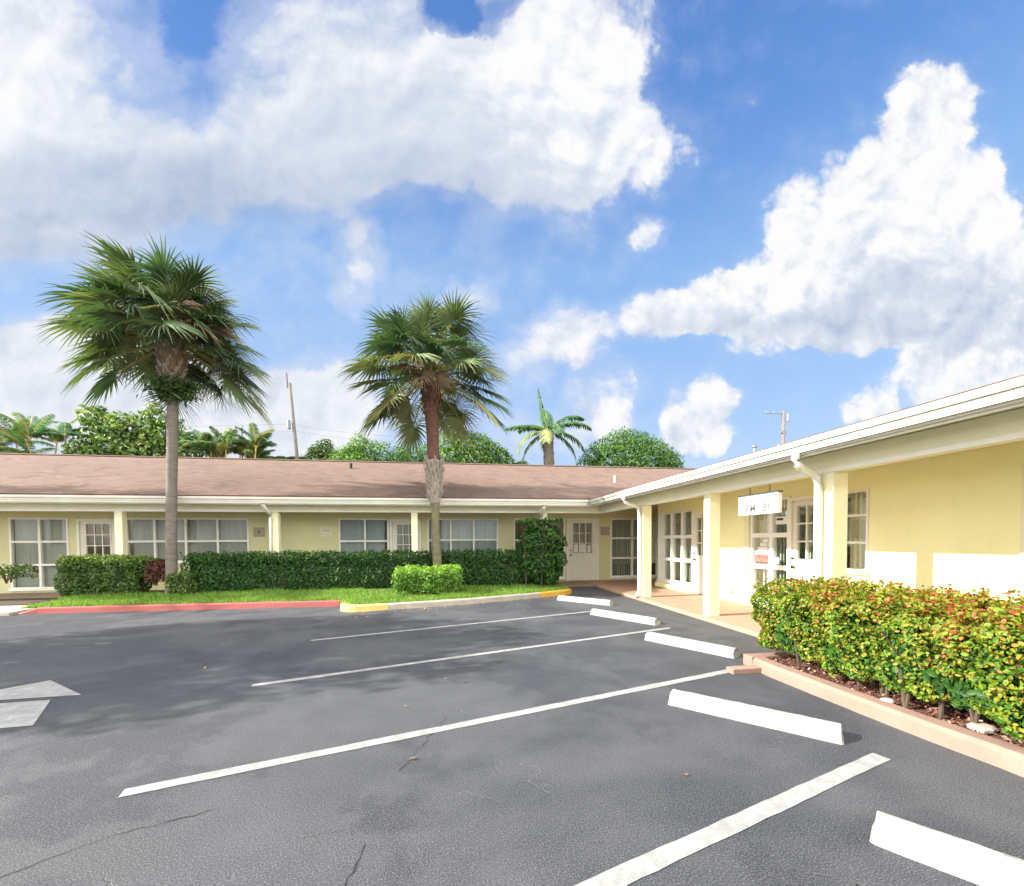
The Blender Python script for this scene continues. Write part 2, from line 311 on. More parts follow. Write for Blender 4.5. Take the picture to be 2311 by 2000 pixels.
def empty(name, loc, label=None, cat=None, group=None):
    o = bpy.data.objects.new(name, None); C.objects.link(o); o.location = loc; o.empty_display_size = .2; return tag(o, label, cat, group)
def adopt(parent, *kids):
    """world-built meshes become parts of an Empty without moving"""
    for k in kids: k.parent = parent; k.matrix_parent_inverse = Matrix.Translation(-Vector(parent.location))
def slab(mb, P, u0, u1, z0, z1, d0, d1, holes):
    """a panel u0..u1 x z0..z1 with rectangular holes, thickness d0..d1; P(u,d,z) -> world"""
    us = sorted({u0, u1, *[min(max(h[k], u0), u1) for h in holes for k in (0, 1)]}); zs = sorted({z0, z1, *[min(max(h[k], z0), z1) for h in holes for k in (2, 3)]})
    def solid(i, j):
        if i < 0 or j < 0 or i >= len(us)-1 or j >= len(zs)-1: return False
        cu = (us[i]+us[i+1])/2; cz = (zs[j]+zs[j+1])/2
        return not any(h[0] < cu < h[1] and h[2] < cz < h[3] for h in holes)
    for i in range(len(us)-1):
        for j in range(len(zs)-1):
            if not solid(i, j): continue
            a, b, c, d = us[i], us[i+1], zs[j], zs[j+1]
            mb.quad(P(a, d0, c), P(b, d0, c), P(b, d0, d), P(a, d0, d)); mb.quad(P(b, d1, c), P(a, d1, c), P(a, d1, d), P(b, d1, d))
            if not solid(i-1, j): mb.quad(P(a, d1, c), P(a, d0, c), P(a, d0, d), P(a, d1, d))
            if not solid(i+1, j): mb.quad(P(b, d0, c), P(b, d1, c), P(b, d1, d), P(b, d0, d))
            if not solid(i, j-1): mb.quad(P(a, d1, c), P(b, d1, c), P(b, d0, c), P(a, d0, c))
            if not solid(i, j+1): mb.quad(P(a, d0, d), P(b, d0, d), P(b, d1, d), P(a, d1, d))
    return mb
def pbox(mb, P, u0, u1, d0, d1, z0, z1): return slab(mb, P, u0, u1, z0, z1, d0, d1, [])
def leafmesh(name, cen, nrm, size, m, parent=None, tint=None, aspect=.6, fold=.25, extra=None, tip=None):
    """N separate little leaves: cen, nrm (N,3), size (N,)"""
    N = len(cen); nrm = nrm/np.maximum(np.linalg.norm(nrm, axis=1, keepdims=True), 1e-6)
    t = np.random.normal(size=(N, 3)) if tip is None else tip + np.random.normal(size=(N, 3))*.5
    t -= nrm*(t*nrm).sum(1, keepdims=True); t /= np.maximum(np.linalg.norm(t, axis=1, keepdims=True), 1e-6); b = np.cross(nrm, t)
    s = size[:, None]; A = aspect
    V = np.stack([cen-t*s*.5, cen-t*s*.15+b*s*A*.5+nrm*s*fold*.5, cen+t*s*.25+b*s*A*.42+nrm*s*fold*.4, cen+t*s*.5, cen+t*s*.25-b*s*A*.42+nrm*s*fold*.4, cen-t*s*.15-b*s*A*.5+nrm*s*fold*.5], 1).reshape(-1, 3)
    base = (np.arange(N)*6)[:, None]
    F = np.stack([base+np.array([[0, 1, 2, 3]]), base+np.array([[0, 3, 4, 5]])], 1).reshape(-1, 4)
    return fastmesh(name, V, F, m, parent, np.repeat(np.random.rand(N) if tint is None else tint, 6))
def fastmesh(name, V, F, m, parent=None, tint=None, smooth=False):
    me = bpy.data.meshes.new(name); nf, k = F.shape
    me.vertices.add(len(V)); me.vertices.foreach_set('co', V.astype(np.float32).ravel())
    me.loops.add(nf*k); me.loops.foreach_set('vertex_index', F.astype(np.int32).ravel())
    me.polygons.add(nf); me.polygons.foreach_set('loop_start', (np.arange(nf)*k).astype(np.int32)); me.update(calc_edges=True)
    if tint is not None:
        a = me.attributes.new('tint', 'FLOAT', 'POINT'); a.data.foreach_set('value', np.clip(tint, 0, 1).astype(np.float32))
    if smooth: me.shade_smooth()
    return link(name, me, m, parent)
def lump(p, f, seed=0.):
    """cheap smooth pseudo-noise in -1..1 for arrays of points"""
    x, y, z = p[:, 0]*f+seed, p[:, 1]*f+seed*1.7, p[:, 2]*f-seed
    return (np.sin(x*1.3+1.7*np.sin(y*.9))+np.sin(y*1.7+1.3*np.sin(z*1.1+x*.6))+np.sin(z*1.9+1.1*np.sin(x*1.2)))/3
# ------------------------------------------------------------------ ground
gm = MB(); gm.quad((-600, -400, -.03), (600, -400, -.03), (600, 900, -.03), (-600, 900, -.03)); tag(gm.obj('ground', M['soil']), 'sandy soil ground around the property', kind='structure')
pm = MB(); pm.quad((-60, -40, 0), (30, -40, 0), (30, 13.2, 0), (-60, 13.2, 0)); tag(pm.obj('parking_lot', M['asphalt']), 'worn grey asphalt of the car park', kind='structure')
def ribbon(pts, w, z, jit=0.):
    mb = MB(); P = [Vector((x, y, 0)) for x, y in pts]; L = []; R = []
    for k, p in enumerate(P):
        t = (P[min(k+1, len(P)-1)]-P[max(k-1, 0)]).normalized(); n = Vector((-t.y, t.x, 0)); ww = (w[k] if isinstance(w, list) else w)/2
        L.append(p+n*ww*(1+jit*random.uniform(-1, 1))); R.append(p-n*ww*(1+jit*random.uniform(-1, 1)))
    for k in range(len(P)-1): mb.quad((R[k].x, R[k].y, z), (R[k+1].x, R[k+1].y, z), (L[k+1].x, L[k+1].y, z), (L[k].x, L[k].y, z))
    return mb
def seg(a, b, n): return [(a[0]+(b[0]-a[0])*i/n, a[1]+(b[1]-a[1])*i/n) for i in range(n+1)]
LG = 'painted lines between the parking spaces'
for a, b, w, lab in (((-2.06, 6.64), (3.19, 8.38), .085, 'thin white parking line farthest from the camera, nearest the lawn'),
                     ((-2.03, 4.66), (3.70, 6.50), .085, 'white parking line between the two far spaces, second from the lawn'),
                     ((-1.94, 2.775), (3.66, 4.40), .095, 'long white parking line running to the corner of the pink planter kerb'),
                     ((-1.3, 1.08), (2.93, 2.395), .1, 'wide white parking line in the foreground at the bottom edge')):
    tag(ribbon(seg(a, b, 40), w, .004, .06).obj('parking_line', M['line']), lab, 'parking line', LG)
ar = MB(); ar.quad((-4.6, 4.74, .004), (-3.58, 4.68, .004), (-4.22, 5.22, .004)); ar.quad((-4.25, 3.72, .004), (-3.98, 3.66, .004), (-3.86, 4.55, .004), (-4.13, 4.57, .004))
ar = MB(); ar.quad((-4.9, 4.62, .004), (-3.58, 4.66, .004), (-4.3, 5.22, .004)); ar.quad((-4.15, 3.88, .004), (-3.38, 3.94, .004), (-3.76, 4.56, .004), (-4.33, 4.53, .004))
tag(ar.obj('road_arrow', M['line']), 'white painted direction arrow on the asphalt at the left edge', 'road arrow')
# cracks
def crack(pts, w, z):
    P = []
    for k in range(len(pts)-1):
        n = 9
        for i in range(n):
            t = i/n; P.append((pts[k][0]*(1-t)+pts[k+1][0]*t+random.gauss(0, .010), pts[k][1]*(1-t)+pts[k+1][1]*t+random.gauss(0, .010)))
    P.append(pts[-1]); return ribbon(P, [w*random.uniform(.4, 1.5) for _ in P], z, .3)
M['crackdark'] = mat('crack_dark', (.03, .03, .03), .95); M['cracklight'] = mat('crack_dust', (.105, .105, .105), .95)
for nm, col, L in (('asphalt_crack_dark', 'crackdark', [[(-2.6, 1.75), (-2.15, 2.05), (-1.7, 2.38), (-1.3, 2.52)], [(-.6, 1.45), (-.46, 1.75), (-.42, 2.1)], [(-.32, 2.75), (-.18, 3.15), (-.02, 3.55)]]),
                   ('asphalt_crack_pale', 'cracklight', [[(2.1, 1.95), (2.35, 1.85), (2.5, 1.6), (2.62, 1.45)], [(3.0, 2.1), (3.1, 1.8), (3.3, 1.6)], [(1.4, 1.62), (1.52, 1.5), (1.56, 1.35), (1.72, 1.28)], [(1.56, 1.6), (1.7, 1.56), (1.8, 1.42)], [(-.75, 2.2), (-.55, 2.25), (-.42, 2.1)]])):
    mm = MB()
    for c in L:
        q = crack(c, .005, .003); i = len(mm.v); mm.v += q.v; mm.f += [tuple(i+k for k in f) for f in q.f]
    tag(mm.obj(nm, M[col]), None, None, None, 'structure')
# wheel stops
def stop(a, b, lab, seed):
    a = Vector((*a, 0)); b = Vector((*b, 0)); L = (b-a).length; t = (b-a)/L; n = Vector((-t.y, t.x, 0)); mb = MB(); rnd = random.Random(seed)
    prof = [(-.092, 0), (-.090, .03), (-.080, .08), (-.066, .100), (-.045, .118), (-.015, .124), (.015, .124), (.045, .118), (.066, .100), (.080, .08), (.090, .03), (.092, 0)]; K = 26; n_ = len(prof)
    for k in range(K+1):
        s = 0 if k == 0 else 1 if k == K else .012+(k-1)/(K-2)*.976; e = 0; q_ = .84 if k in (0, K) else 1
        for (w, h) in prof:
            q = a+t*(L*s+(h*.3 if k == 0 else -h*.3 if k == K else 0))+n*(w*q_+rnd.gauss(0, .0012)); mb.v.append((q.x, q.y, max(.0, h*.92*q_+(rnd.gauss(0, .0012) if h else 0))))
    for k in range(K):
        for j in range(n_-1): i = k*n_+j; mb.f.append((i, i+1, i+n_+1, i+n_))
    mb.f.append(tuple(range(n_))); mb.f.append(tuple(K*n_+j for j in range(n_))[::-1])
    return tag(mb.obj('wheel_stop', M['paint'], smooth=False, bevel=.014), lab, 'wheel stop', 'white concrete wheel stops heading the parking spaces')
stop((2.11, 1.77), (2.93, .66), 'largest white concrete wheel stop, at the bottom right corner', 1)
stop((2.02, 3.54), (2.89, 2.63), 'chipped white wheel stop in front of the pink planter kerb', 2)
stop((2.96, 5.84), (3.61, 4.72), 'white wheel stop in the space before the planted corner, third from the front', 3)
stop((2.88, 8.02), (3.64, 6.78), 'white wheel stop opposite the second porch post, fourth from the front', 4)
stop((2.74, 10.1), (3.70, 9.0), 'farthest white wheel stop beside the orange kerb end', 5)
# kerbs
def sweep(name, m, path, w, h, lab, z0=0., taper=False, cat='kerb', grp='kerbs around the grass island'):
    mb = MB(); P = [Vector((x, y, 0)) for x, y in path]; n_ = 6
    for k, p in enumerate(P):
        t = (P[min(k+1, len(P)-1)]-P[max(k-1, 0)]).normalized(); n = Vector((-t.y, t.x, 0)); hh = h*(.25 if taper and k == 0 else 1)
        for d, z in ((0, 0), (.01, hh-.02), (.03, hh), (w-.01, hh), (w, hh-.01), (w, 0)):
            q = p+n*d; mb.v.append((q.x+random.gauss(0, .002), q.y+random.gauss(0, .002), z0+z))
    for k in range(len(P)-1):
        for j in range(n_-1): i = k*n_+j; mb.f.append((i, i+n_, i+n_+1, i+1))
    mb.f.append(tuple(range(n_))); mb.f.append(tuple((len(P)-1)*n_+j for j in range(n_))[::-1])
    return tag(mb.obj(name, m, smooth=False), lab, cat, grp)
def smoothp(pts, n=5):
    out = []
    for k in range(len(pts)-1):
        p0 = Vector(pts[max(k-1, 0)]); p1 = Vector(pts[k]); p2 = Vector(pts[k+1]); p3 = Vector(pts[min(k+2, len(pts)-1)])
        for i in range(n):
            t = i/n; q = .5*((2*p1)+(-p0+p2)*t+(2*p0-5*p1+4*p2-p3)*t*t+(-p0+3*p1-3*p2+p3)*t**3); out.append((q.x, q.y))
    out.append(tuple(pts[-1])); return out
sweep('kerb', M['kerbred'], [(-8.95, 10.2)]+seg((-8.6, 10.22), (-2.45, 10.04), 14), .2, .13, 'long faded red painted kerb along the grass at the left', taper=True)
NOSE = smoothp([(-2.40, 9.98), (-2.36, 9.62), (-2.24, 9.32), (-1.95, 9.17), (-1.3, 9.32)], 5)
sweep('kerb', M['kerbyel'], NOSE, .2, .13, 'yellow painted rounded kerb at the nose of the grass island')
sweep('kerb', M['kerbgrey'], smoothp([(-1.3, 9.32), (-.12, 9.6), (1.1, 10.0), (2.4, 10.55)], 5), .16, .13, 'bare grey concrete kerb between the yellow and the orange kerb')
sweep('kerb', M['kerbor'], smoothp([(2.4, 10.55), (2.9, 10.78), (3.25, 10.98), (3.42, 11.2)], 4), .16, .13, 'orange painted kerb end beside the farthest wheel stop')
# lawn
def front(x):
    pts = [(-9.0, 10.3), (-2.5, 10.15), (-2.3, 9.6), (-2.0, 9.34), (-1.3, 9.45), (-.12, 9.74), (1.1, 10.12), (2.4, 10.68), (3.25, 11.1), (3.4, 11.4)]
    for (a, b), (c, d) in zip(pts, pts[1:]):
        if a <= x <= c: return b+(d-b)*(x-a)/(c-a)
    return 11.4
def lawnz(x, y): return .115+.075*min(1, max(0, (y-front(x))/1.7))
lm = MB(); xs = np.linspace(-9., 3.4, 60)
for k in range(59):
    for j in range(6):
        P = []
        for (xx, jj) in ((xs[k], j), (xs[k+1], j), (xs[k+1], j+1), (xs[k], j+1)):
            f = front(xx); y = f+(12.75-f)*jj/6; P.append((xx, y, lawnz(xx, y)-.004*(xx < -8.5)))
        lm.quad(*P)
tag(lm.obj('lawn', mat('lawn_soil', (.10, .13, .03), .95, (.08, .07, .03), 6, .9, .5, 60)), 'raised grass island', kind='structure')
N = 42000; gx = np.random.uniform(-9., 3.4, N); fr_ = np.array([front(x) for x in gx]); gy = fr_+np.random.rand(N)**1.2*2.1; keep = gy < 12.0
gx, gy, fr_ = gx[keep], gy[keep], fr_[keep]; gz = .115+.075*np.clip((gy-fr_)/1.7, 0, 1)
def blades(name, x, y, z, h, m, w=.007):
    n = len(x); a = np.random.uniform(0, 2*np.pi, n); lean = np.random.normal(0, .35, (n, 2)); b = np.stack([np.cos(a), np.sin(a), 0*a], 1)*w
    base = np.stack([x, y, z], 1); tip = base+np.stack([lean[:, 0]*h, lean[:, 1]*h, h], 1); midp = base*.5+tip*.5; midp[:, 2] += h*.1
    V = np.stack([base-b, base+b, midp+b*.8, tip, midp-b*.8], 1).reshape(-1, 3); i = (np.arange(n)*5)[:, None]
    F = np.concatenate([i+np.array([[0, 1, 2, 4]])], 0); o = fastmesh(name, V, np.concatenate([i+np.array([[0, 1, 2, 4]]), i+np.array([[4, 2, 3, 3]])], 0), m, None, np.repeat(np.random.rand(n), 5)); return o
def blades3(name, x, y, z, h, m, w=.007):
    n = len(x); a = np.random.uniform(0, 2*np.pi, n); lean = np.random.normal(0, .4, (n, 2)); b = np.stack([np.cos(a), np.sin(a), 0*a], 1)*w
    base = np.stack([x, y, z], 1); tip = base+np.stack([lean[:, 0]*h, lean[:, 1]*h, h], 1)
    V = np.stack([base-b, base+b, tip], 1).reshape(-1, 3); F = np.arange(n*3).reshape(-1, 3)
    return fastmesh(name, V, F, m, None, np.repeat(np.random.rand(n), 3))
hh = np.random.uniform(.03, .085, len(gx))*(1+.6*(lump(np.stack([gx, gy, gx*0], 1), 3) > .3))
tag(blades3('grass', gx, gy, gz-.005, hh, M['grass']), 'bright green grass between the hedge and the kerbs', kind='stuff')
# walks and patio
wk = MB(); wk.box(-20, 4.65, 12.75, 14.0, -.02, .07); tag(wk.obj('walkway', M['walk']), 'shaded brown walkway under the far porch', kind='structure')
pt = MB(); pt.box(4.65, 9.5, -6, 12.75, -.02, .07); pt.box(4.65, 9.5, 12.752, 14.0, -.02, .069); tag(pt.obj('patio', M['patio'], bevel=.01), 'pink painted porch floor along the right wing', kind='structure')
sw = MB(); sw.box(-20, -9.02, 10.1, 11.25, -.02, .06); tag(sw.obj('sidewalk', M['concrete']), 'pale concrete sidewalk at the left edge', kind='structure')
sw = MB(); sw.box(-20, -9.02, 11.252, 12.745, -.02, .05); tag(sw.obj('planting_soil', M['soil']), 'bare dark soil beside the sidewalk', kind='structure')
# ------------------------------------------------------------------ building
YW, XW = 13.95, 6.42
B = empty('office_building', (0, 14, 0), 'single storey L shaped cream stucco office building with brown shingle roof and white gutters', 'building')
def PL(u, d, z): return (u, YW+d, z)
def PR(u, d, z): return (XW+d, u, z)
bk = []
def part(mb, name, m, **k): o = mb.obj(name, M[m], **k); adopt(B, o); return o
def sub(mb, name, m, par): o = mb.obj(name, M[m]); o.parent = par; o.matrix_parent_inverse = Matrix.Identity(4); return o
def cuts(a, b, edges): return [a]+edges+[b]
def grid_holes(u0, u1, z0, z1, ucuts, zcuts, bar=.022):
    us = [u0]+sorted(ucuts)+[u1]; zs = [z0]+sorted(zcuts)+[z1]; H = []
    for i in range(len(us)-1):
        for j in range(len(zs)-1):
            H.append((us[i]+(bar if i else 0), us[i+1]-(bar if i < len(us)-2 else 0), zs[j]+(bar if j else 0), zs[j+1]-(bar if j < len(zs)-2 else 0)))
    return H
def blind(P, u0, u1, z0, z1, d, gaps=(), step=.085):
    mb = MB(); u = u0; k = 0
    while u < u1-.01:
        v = min(u+step*.98, u1)
        if not any(a < (u+v)/2 < b for a, b in gaps):
            s = random.uniform(-.012, .012); a = random.uniform(.008, .03)
            mb.quad(P(u, d+s-a, z0), P(v, d+s+a, z0), P(v, d+s+a, z1), P(u, d+s-a, z1))
        u += step
    return mb
def window(P, u0, u1, z0, z1, uc, zc, fr=.05, blindm='blind', gaps=(), blinds=True, proud=.02, sill=True, bar=.022, bdepth=.16, jamb=None):
    h = grid_holes(u0+fr+(jamb[0] if jamb else 0), u1-fr-(jamb[1] if jamb else 0), z0+fr, z1-fr, uc, zc, bar); mb = MB(); slab(mb, P, u0, u1, z0, z1, -proud, .07, h)
    if sill: pbox(mb, P, u0-.03, u1+.03, -.06, -proud-.001, z0-.05, z0+.012)
    w = part(mb, 'window', 'white')
    g = MB()
    for a, b, c, d in h: g.quad(P(a, .035, c), P(b, .035, c), P(b, .035, d), P(a, .035, d))
    sub(g, 'pane', 'glass', w).matrix_parent_inverse = w.matrix_world.inverted()
    if blinds: sub(blind(P, u0+.02, u1-.02, z0+.02, z1-.02, bdepth, gaps), 'blind', blindm, w)
    return w
def fixsub(w):
    for c in w.children: c.matrix_parent_inverse = Matrix.Translation(-Vector(B.location)).inverted() @ Matrix.Identity(4)
def door(P, u0, u1, z1, lite, knob_u, nc=3, nr=3, fr=.06, z0=.07, blinds=None, mail=None, dark=True):
    fm = MB(); slab(fm, P, u0-fr, u1+fr, z0, z1+fr, -.03, .08, [(u0, u1, z0-.1, z1)]); part(fm, 'door_frame', 'white')
    a, b, c, d = lite; us = [a+(b-a)*i/nc for i in range(1, nc)]; zs = [c+(d-c)*i/nr for i in range(1, nr)]
    h = grid_holes(a, b, c, d, us, zs, .014); mb = MB(); slab(mb, P, u0+.004, u1-.004, z0+.01, z1-.004, .012, .055, h)
    # raised moulding around the lite and the lower panel
    slab(mb, P, a-.035, b+.035, c-.035, d+.035, -.004, .0115, [(a-.003, b+.003, c-.003, d+.003)])
    w = part(mb, 'door', 'door'); g = MB()
    for e in h: g.quad(P(e[0], .034, e[2]), P(e[1], .034, e[2]), P(e[1], .034, e[3]), P(e[0], .034, e[3]))
    sub(g, 'pane', 'glass', w)
    for z, r, kn in ((.97, .03, 'knob'), (1.13, .022, 'deadbolt')):
        k = MB(); p0 = Vector(P(knob_u, .011, z)); p1 = Vector(P(knob_u, -.05, z)); k.tube([p0, p0.lerp(p1, .5), p0.lerp(p1, .55), p0.lerp(p1, .9), p1], [r*.5, r*.5, r, r, r*.6], 10); sub(k, kn, 'metal', w)
    if mail: q = MB(); pbox(q, P, mail[0], mail[1], -.012, .0115, .93, 1.0); sub(q, 'mail_slot', 'door', w)
    if blinds: sub(blind(P, a, b, c, d, .075, blinds if isinstance(blinds, tuple) and blinds and isinstance(blinds[0], tuple) else ()), 'blind', 'blind', w)
    return w
# left wing wall with its openings
LW = [(-12.37, -10.90, .18, 2.23), (-10.68, -9.66, .0, 2.20), (-9.42, -6.06, .90, 2.23), (-3.42, -1.88, .90, 2.23), (-1.84, -.86, .0, 2.20), (-.65, 1.69, .90, 2.23), (2.22, 4.02, .18, 2.24), (4.09, 5.24, .0, 2.25), (5.68, 7.46, .18, 2.25)]
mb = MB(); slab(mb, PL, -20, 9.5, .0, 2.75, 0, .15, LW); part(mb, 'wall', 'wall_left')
window(PL, -12.37, -10.90, .18, 2.23, [-11.63], [.87, 1.54], gaps=((-11.08, -10.98),), bar=.03)
door(PL, -10.62, -9.72, 2.14, (-10.46, -9.85, 1.10, 2.05), -9.78)
window(PL, -9.42, -6.06, .90, 2.23, [-8.66, -7.82, -6.94], [1.53], gaps=((-9.42, -9.33),), bar=.03)
window(PL, -3.42, -1.88, .90, 2.23, [-2.62], [1.50], 'bluegrey' and .05, 'bluegrey', gaps=((-2.03, -1.96),), bar=.03)
door(PL, -1.78, -.92, 2.14, (-1.62, -1.06, 1.05, 2.03), -1.0, blinds=True)
window(PL, -.65, 1.69, .90, 2.23, [.11, .87], [1.52], .05, 'bluegrey', gaps=((-.6, -.52), (.2, .25)), bar=.025)
window(PL, 2.22, 4.02, .18, 2.24, [2.95, 3.35], [1.50], blinds=True, gaps=((2.2, 3.55),), bar=.03)
door(PL, 4.15, 5.18, 2.19, (4.32, 5.00, 1.04, 2.08), 4.22, mail=(4.50, 4.83), blinds=True)
window(PL, 5.68, 7.46, .18, 2.25, [6.49, 7.15], [.85, 1.55], bar=.035, gaps=((7.2, 7.46),))
# right wing wall
RW = [(10.13, 11.94, .27, 2.29), (9.19, 10.13, .0, 2.20), (6.98, 8.0, .22, 2.31), (6.06, 6.98, .0, 2.26), (5.49, 5.98, .98, 2.26), (2.2, 3.6, .5, 2.25)]
mb = MB(); slab(mb, PR, -6, 12.0, .0, 2.75, 0, .15, RW)
slab(mb, lambda u, d, z: (u, 12.0-.15+d, z), XW+.151, 9.5, 0, 2.75, 0, .15, [])
part(mb, 'wall', 'wall')
window(PR, 10.13, 11.94, .27, 2.29, [10.64, 11.18], [.92, 1.57], fr=.05, bar=.045, jamb=(0, .26), gaps=((11.5, 11.95), (11.05, 11.15), (10.55, 10.62)))
door(PR, 9.25, 10.09, 2.14, (9.42, 9.98, 1.08, 2.04), 10.03)
window(PR, 6.98, 8.0, .22, 2.31, [7.44], [.93, 1.57], fr=.06, bar=.045, gaps=((7.86, 7.93), (7.5, 7.82) if False else (7.86, 7.9)))
door(PR, 6.12, 6.93, 2.2, (6.24, 6.83, 1.12, 2.1), 6.89, blinds=((6.74, 6.83), (0, .1)), mail=(6.35, 6.62))
window(PR, 5.49, 5.98, .98, 2.26, [], [1.43, 1.86], fr=.035, bar=.018, gaps=((5.88, 5.98),), bdepth=.12)
window(PR, 2.2, 3.6, .5, 2.25, [2.9], [1.1, 1.7])
tr = MB(); pbox(tr, PR, 8.02, 8.16, -.05, -.001, .07, 2.33); part(tr, 'pilaster', 'post'); tr = MB(); pbox(tr, PR, 3.62, 3.75, -.05, -.001, .07, 2.33); part(tr, 'pilaster', 'post')
bs = MB(); pbox(bs, PR, 10.15, 12.0, -.09, -.001, .07, .2); part(bs, 'ledge', 'wall')
# back and inside so the rooms are closed and dark
ib = MB(); ib.box(-20, 20, 14.2, 23.9, -.01, .04); ib.box(6.6, 13.2, -6, 14.0, -.012, .05); part(ib, 'slab', 'walk')
ob = MB(); ob.box(-20, 20, 24, 24.15, 0, 2.75); ob.box(-20.15, -20, 13.95, 24, 0, 2.75); ob.box(20, 20.15, 13.95, 24, 0, 2.75); ob.box(13.2, 13.35, -6, 14.2, 0, 2.75); ob.box(6.42, 13.2, -6.15, -6, 0, 2.75); part(ob, 'back_wall', 'wall')
# porch ceiling, beams, fascia, gutters
ZB, ZT = 2.33, 2.60
be = MB(); be.box(-20, 4.75, 12.5, 12.62, ZB, 2.58); part(be, 'beam', 'beam', bevel=.006)
be = MB(); be.box(4.75, 4.89, -6, 12.62, ZB, 2.58); part(be, 'beam', 'beam', bevel=.006)
tb = MB(); tb.box(-20, 4.735, 12.488, 12.498, ZB, ZB+.05); tb.box(4.738, 4.748, -6, 12.5, ZB, ZB+.05); part(tb, 'beam_trim', 'white')
sf = MB(); sf.quad((-20, 12.1, 2.585), (4.32, 12.1, 2.585), (9.5, 12.1, 2.585), (9.5, 14.0, 2.585), (-20, 14.0, 2.585))
sf.quad((4.32, -6, 2.585), (6.5, -6, 2.585), (6.5, 12.1, 2.585), (4.32, 12.1, 2.585)); part(sf, 'soffit', 'soffit')
# fascia boards just behind the gutters
fa = MB(); fa.box(-20, 4.32, 12.09, 12.115, 2.5, 2.72); fa.box(4.31, 4.335, -6, 12.09, 2.5, 2.66); part(fa, 'fascia', 'white')
def gutter(path, zs=1.):
    """K style gutter profile swept along an axis-aligned path point list with outward normal"""
    prof = [(0, 2.50), (.05, 2.50), (.05, 2.525), (.085, 2.525), (.09, 2.56), (.105, 2.595), (.105, 2.61), (.085, 2.612), (.085, 2.628), (.12, 2.63), (.125, 2.66), (.125, 2.695), (.112, 2.695), (.112, 2.67), (0, 2.67)]
    mb = MB(); n_ = len(prof)
    for (x, y, nx, ny) in path:
        for d, z in prof: mb.v.append((x+nx*d, y+ny*d, 2.52+(z-2.50)*zs if zs < 1 else z))
    for k in range(len(path)-1):
        for j in range(n_-1): i = k*n_+j; mb.f.append((i, i+1, i+n_+1, i+n_))
    mb.f.append(tuple(range(n_))[::-1]); mb.f.append(tuple((len(path)-1)*n_+j for j in range(n_))); return mb
part(gutter([(-20, 12.088, 0, -1), (4.18, 12.088, 0, -1)]), 'gutter', 'gutter')
part(gutter([(4.308, 12.1, -1, 0), (4.308, -6, -1, 0)], .74), 'gutter', 'gutter')
ed = MB(); ed.box(4.19, 4.30, -6, 12.0, 2.668, 2.682); part(ed, 'drip_edge', 'gutter')
# roofs as sloping slabs in their own frames (brick coordinates follow the slope)
def roofslab(W_, L_, T, loc, rot, name):
    mb = MB(); mb.box(0, W_, 0, L_, -T, 0); o = mb.obj(name, M['roof']); o.rotation_euler = rot; o.location = loc; adopt(B, o); return o
pit = math.atan2(4.77-2.735, 6.0); L_ = math.hypot(6.0, 4.77-2.735)
roofslab(41, L_, .05, (-20.6, 12.0, 2.735), (pit, 0, 0), 'roof')
roofslab(41, L_, .05, (20.4, 24.0, 2.735), (pit, 0, math.pi), 'roof')
rc = MB(); rc.box(-20.6, 20.4, 17.9, 18.1, 4.765, 4.80); part(rc, 'ridge_cap', 'walk')
pr = math.radians(12.5); w = 4.9/math.cos(pr)
o = roofslab(18.6, w, .05, (4.21, 12.6, 2.70), (pr, 0, -math.pi/2), 'roof')
o = roofslab(18.6, w, .05, (14.0, -6, 2.70), (pr, 0, math.pi/2), 'roof')
# columns
def column(x0, x1, y0, y1, z0=.07):
    mb = MB(); mb.box(x0, x1, y0, y1, z0, ZB); part(mb, 'column', 'post', bevel=.006)
for x in (-12.5, -8.67, -4.83, -1.04, 2.85): column(x, x+.18, 12.44, 12.62)
for y in (9.60, 6.99, 4.52, 1.9): column(4.75, 4.97, y, y+.17)
def downspout(pts, r=.042):
    mb = MB(); mb.tube(pts, r, 8); part(mb, 'downspout', 'white', smooth=True)
for x in (-4.83, 2.85): downspout([(x-.02, 11.98, 2.54), (x-.02, 11.98, 2.47), (x-.02, 12.06, 2.41), (x-.01, 12.3, 2.33), (x-.0, 12.38, 2.27), (x, 12.39, 2.15), (x, 12.39, .2)], .05)
for y in (9.64, 4.62): downspout([(4.22, y-.1, 2.56), (4.22, y-.1, 2.47), (4.25, y-.09, 2.41), (4.34, y-.06, 2.37), (4.5, y, 2.345), (4.61, y+.04, 2.32), (4.67, y+.05, 2.26), (4.695, y+.05, 2.15), (4.695, y+.05, .25), (4.66, y+.04, .13), (4.58, y+.02, .10)], .046)
# small roof things
rv = MB(); rv.tube([(-3.55, 16.4, 4.2), (-3.55, 16.4, 4.42)], .05, 8); part(rv, 'vent_pipe', 'metal')
rv = MB(); rv.tube([(6.1, 14.6, 3.5), (6.1, 14.6, 3.85)], .04, 8); part(rv, 'vent_pipe', 'white')
sp = MB(); sp.tube([(6.41, 8.58, .27), (6.33, 8.58, .27), (6.31, 8.58, .22)], .012, 6); sp.tube([(6.36, 8.58, .27), (6.36, 8.58, .32)], .008, 6); sp.box(6.34, 6.38, 8.53, 8.63, .32, .33); part(sp, 'hose_tap', 'steel')
# parent the sub-parts properly (they were built in world coordinates)
bpy.context.view_layer.update()
for w in B.children:
    for c in w.children: c.matrix_parent_inverse = w.matrix_world.inverted()
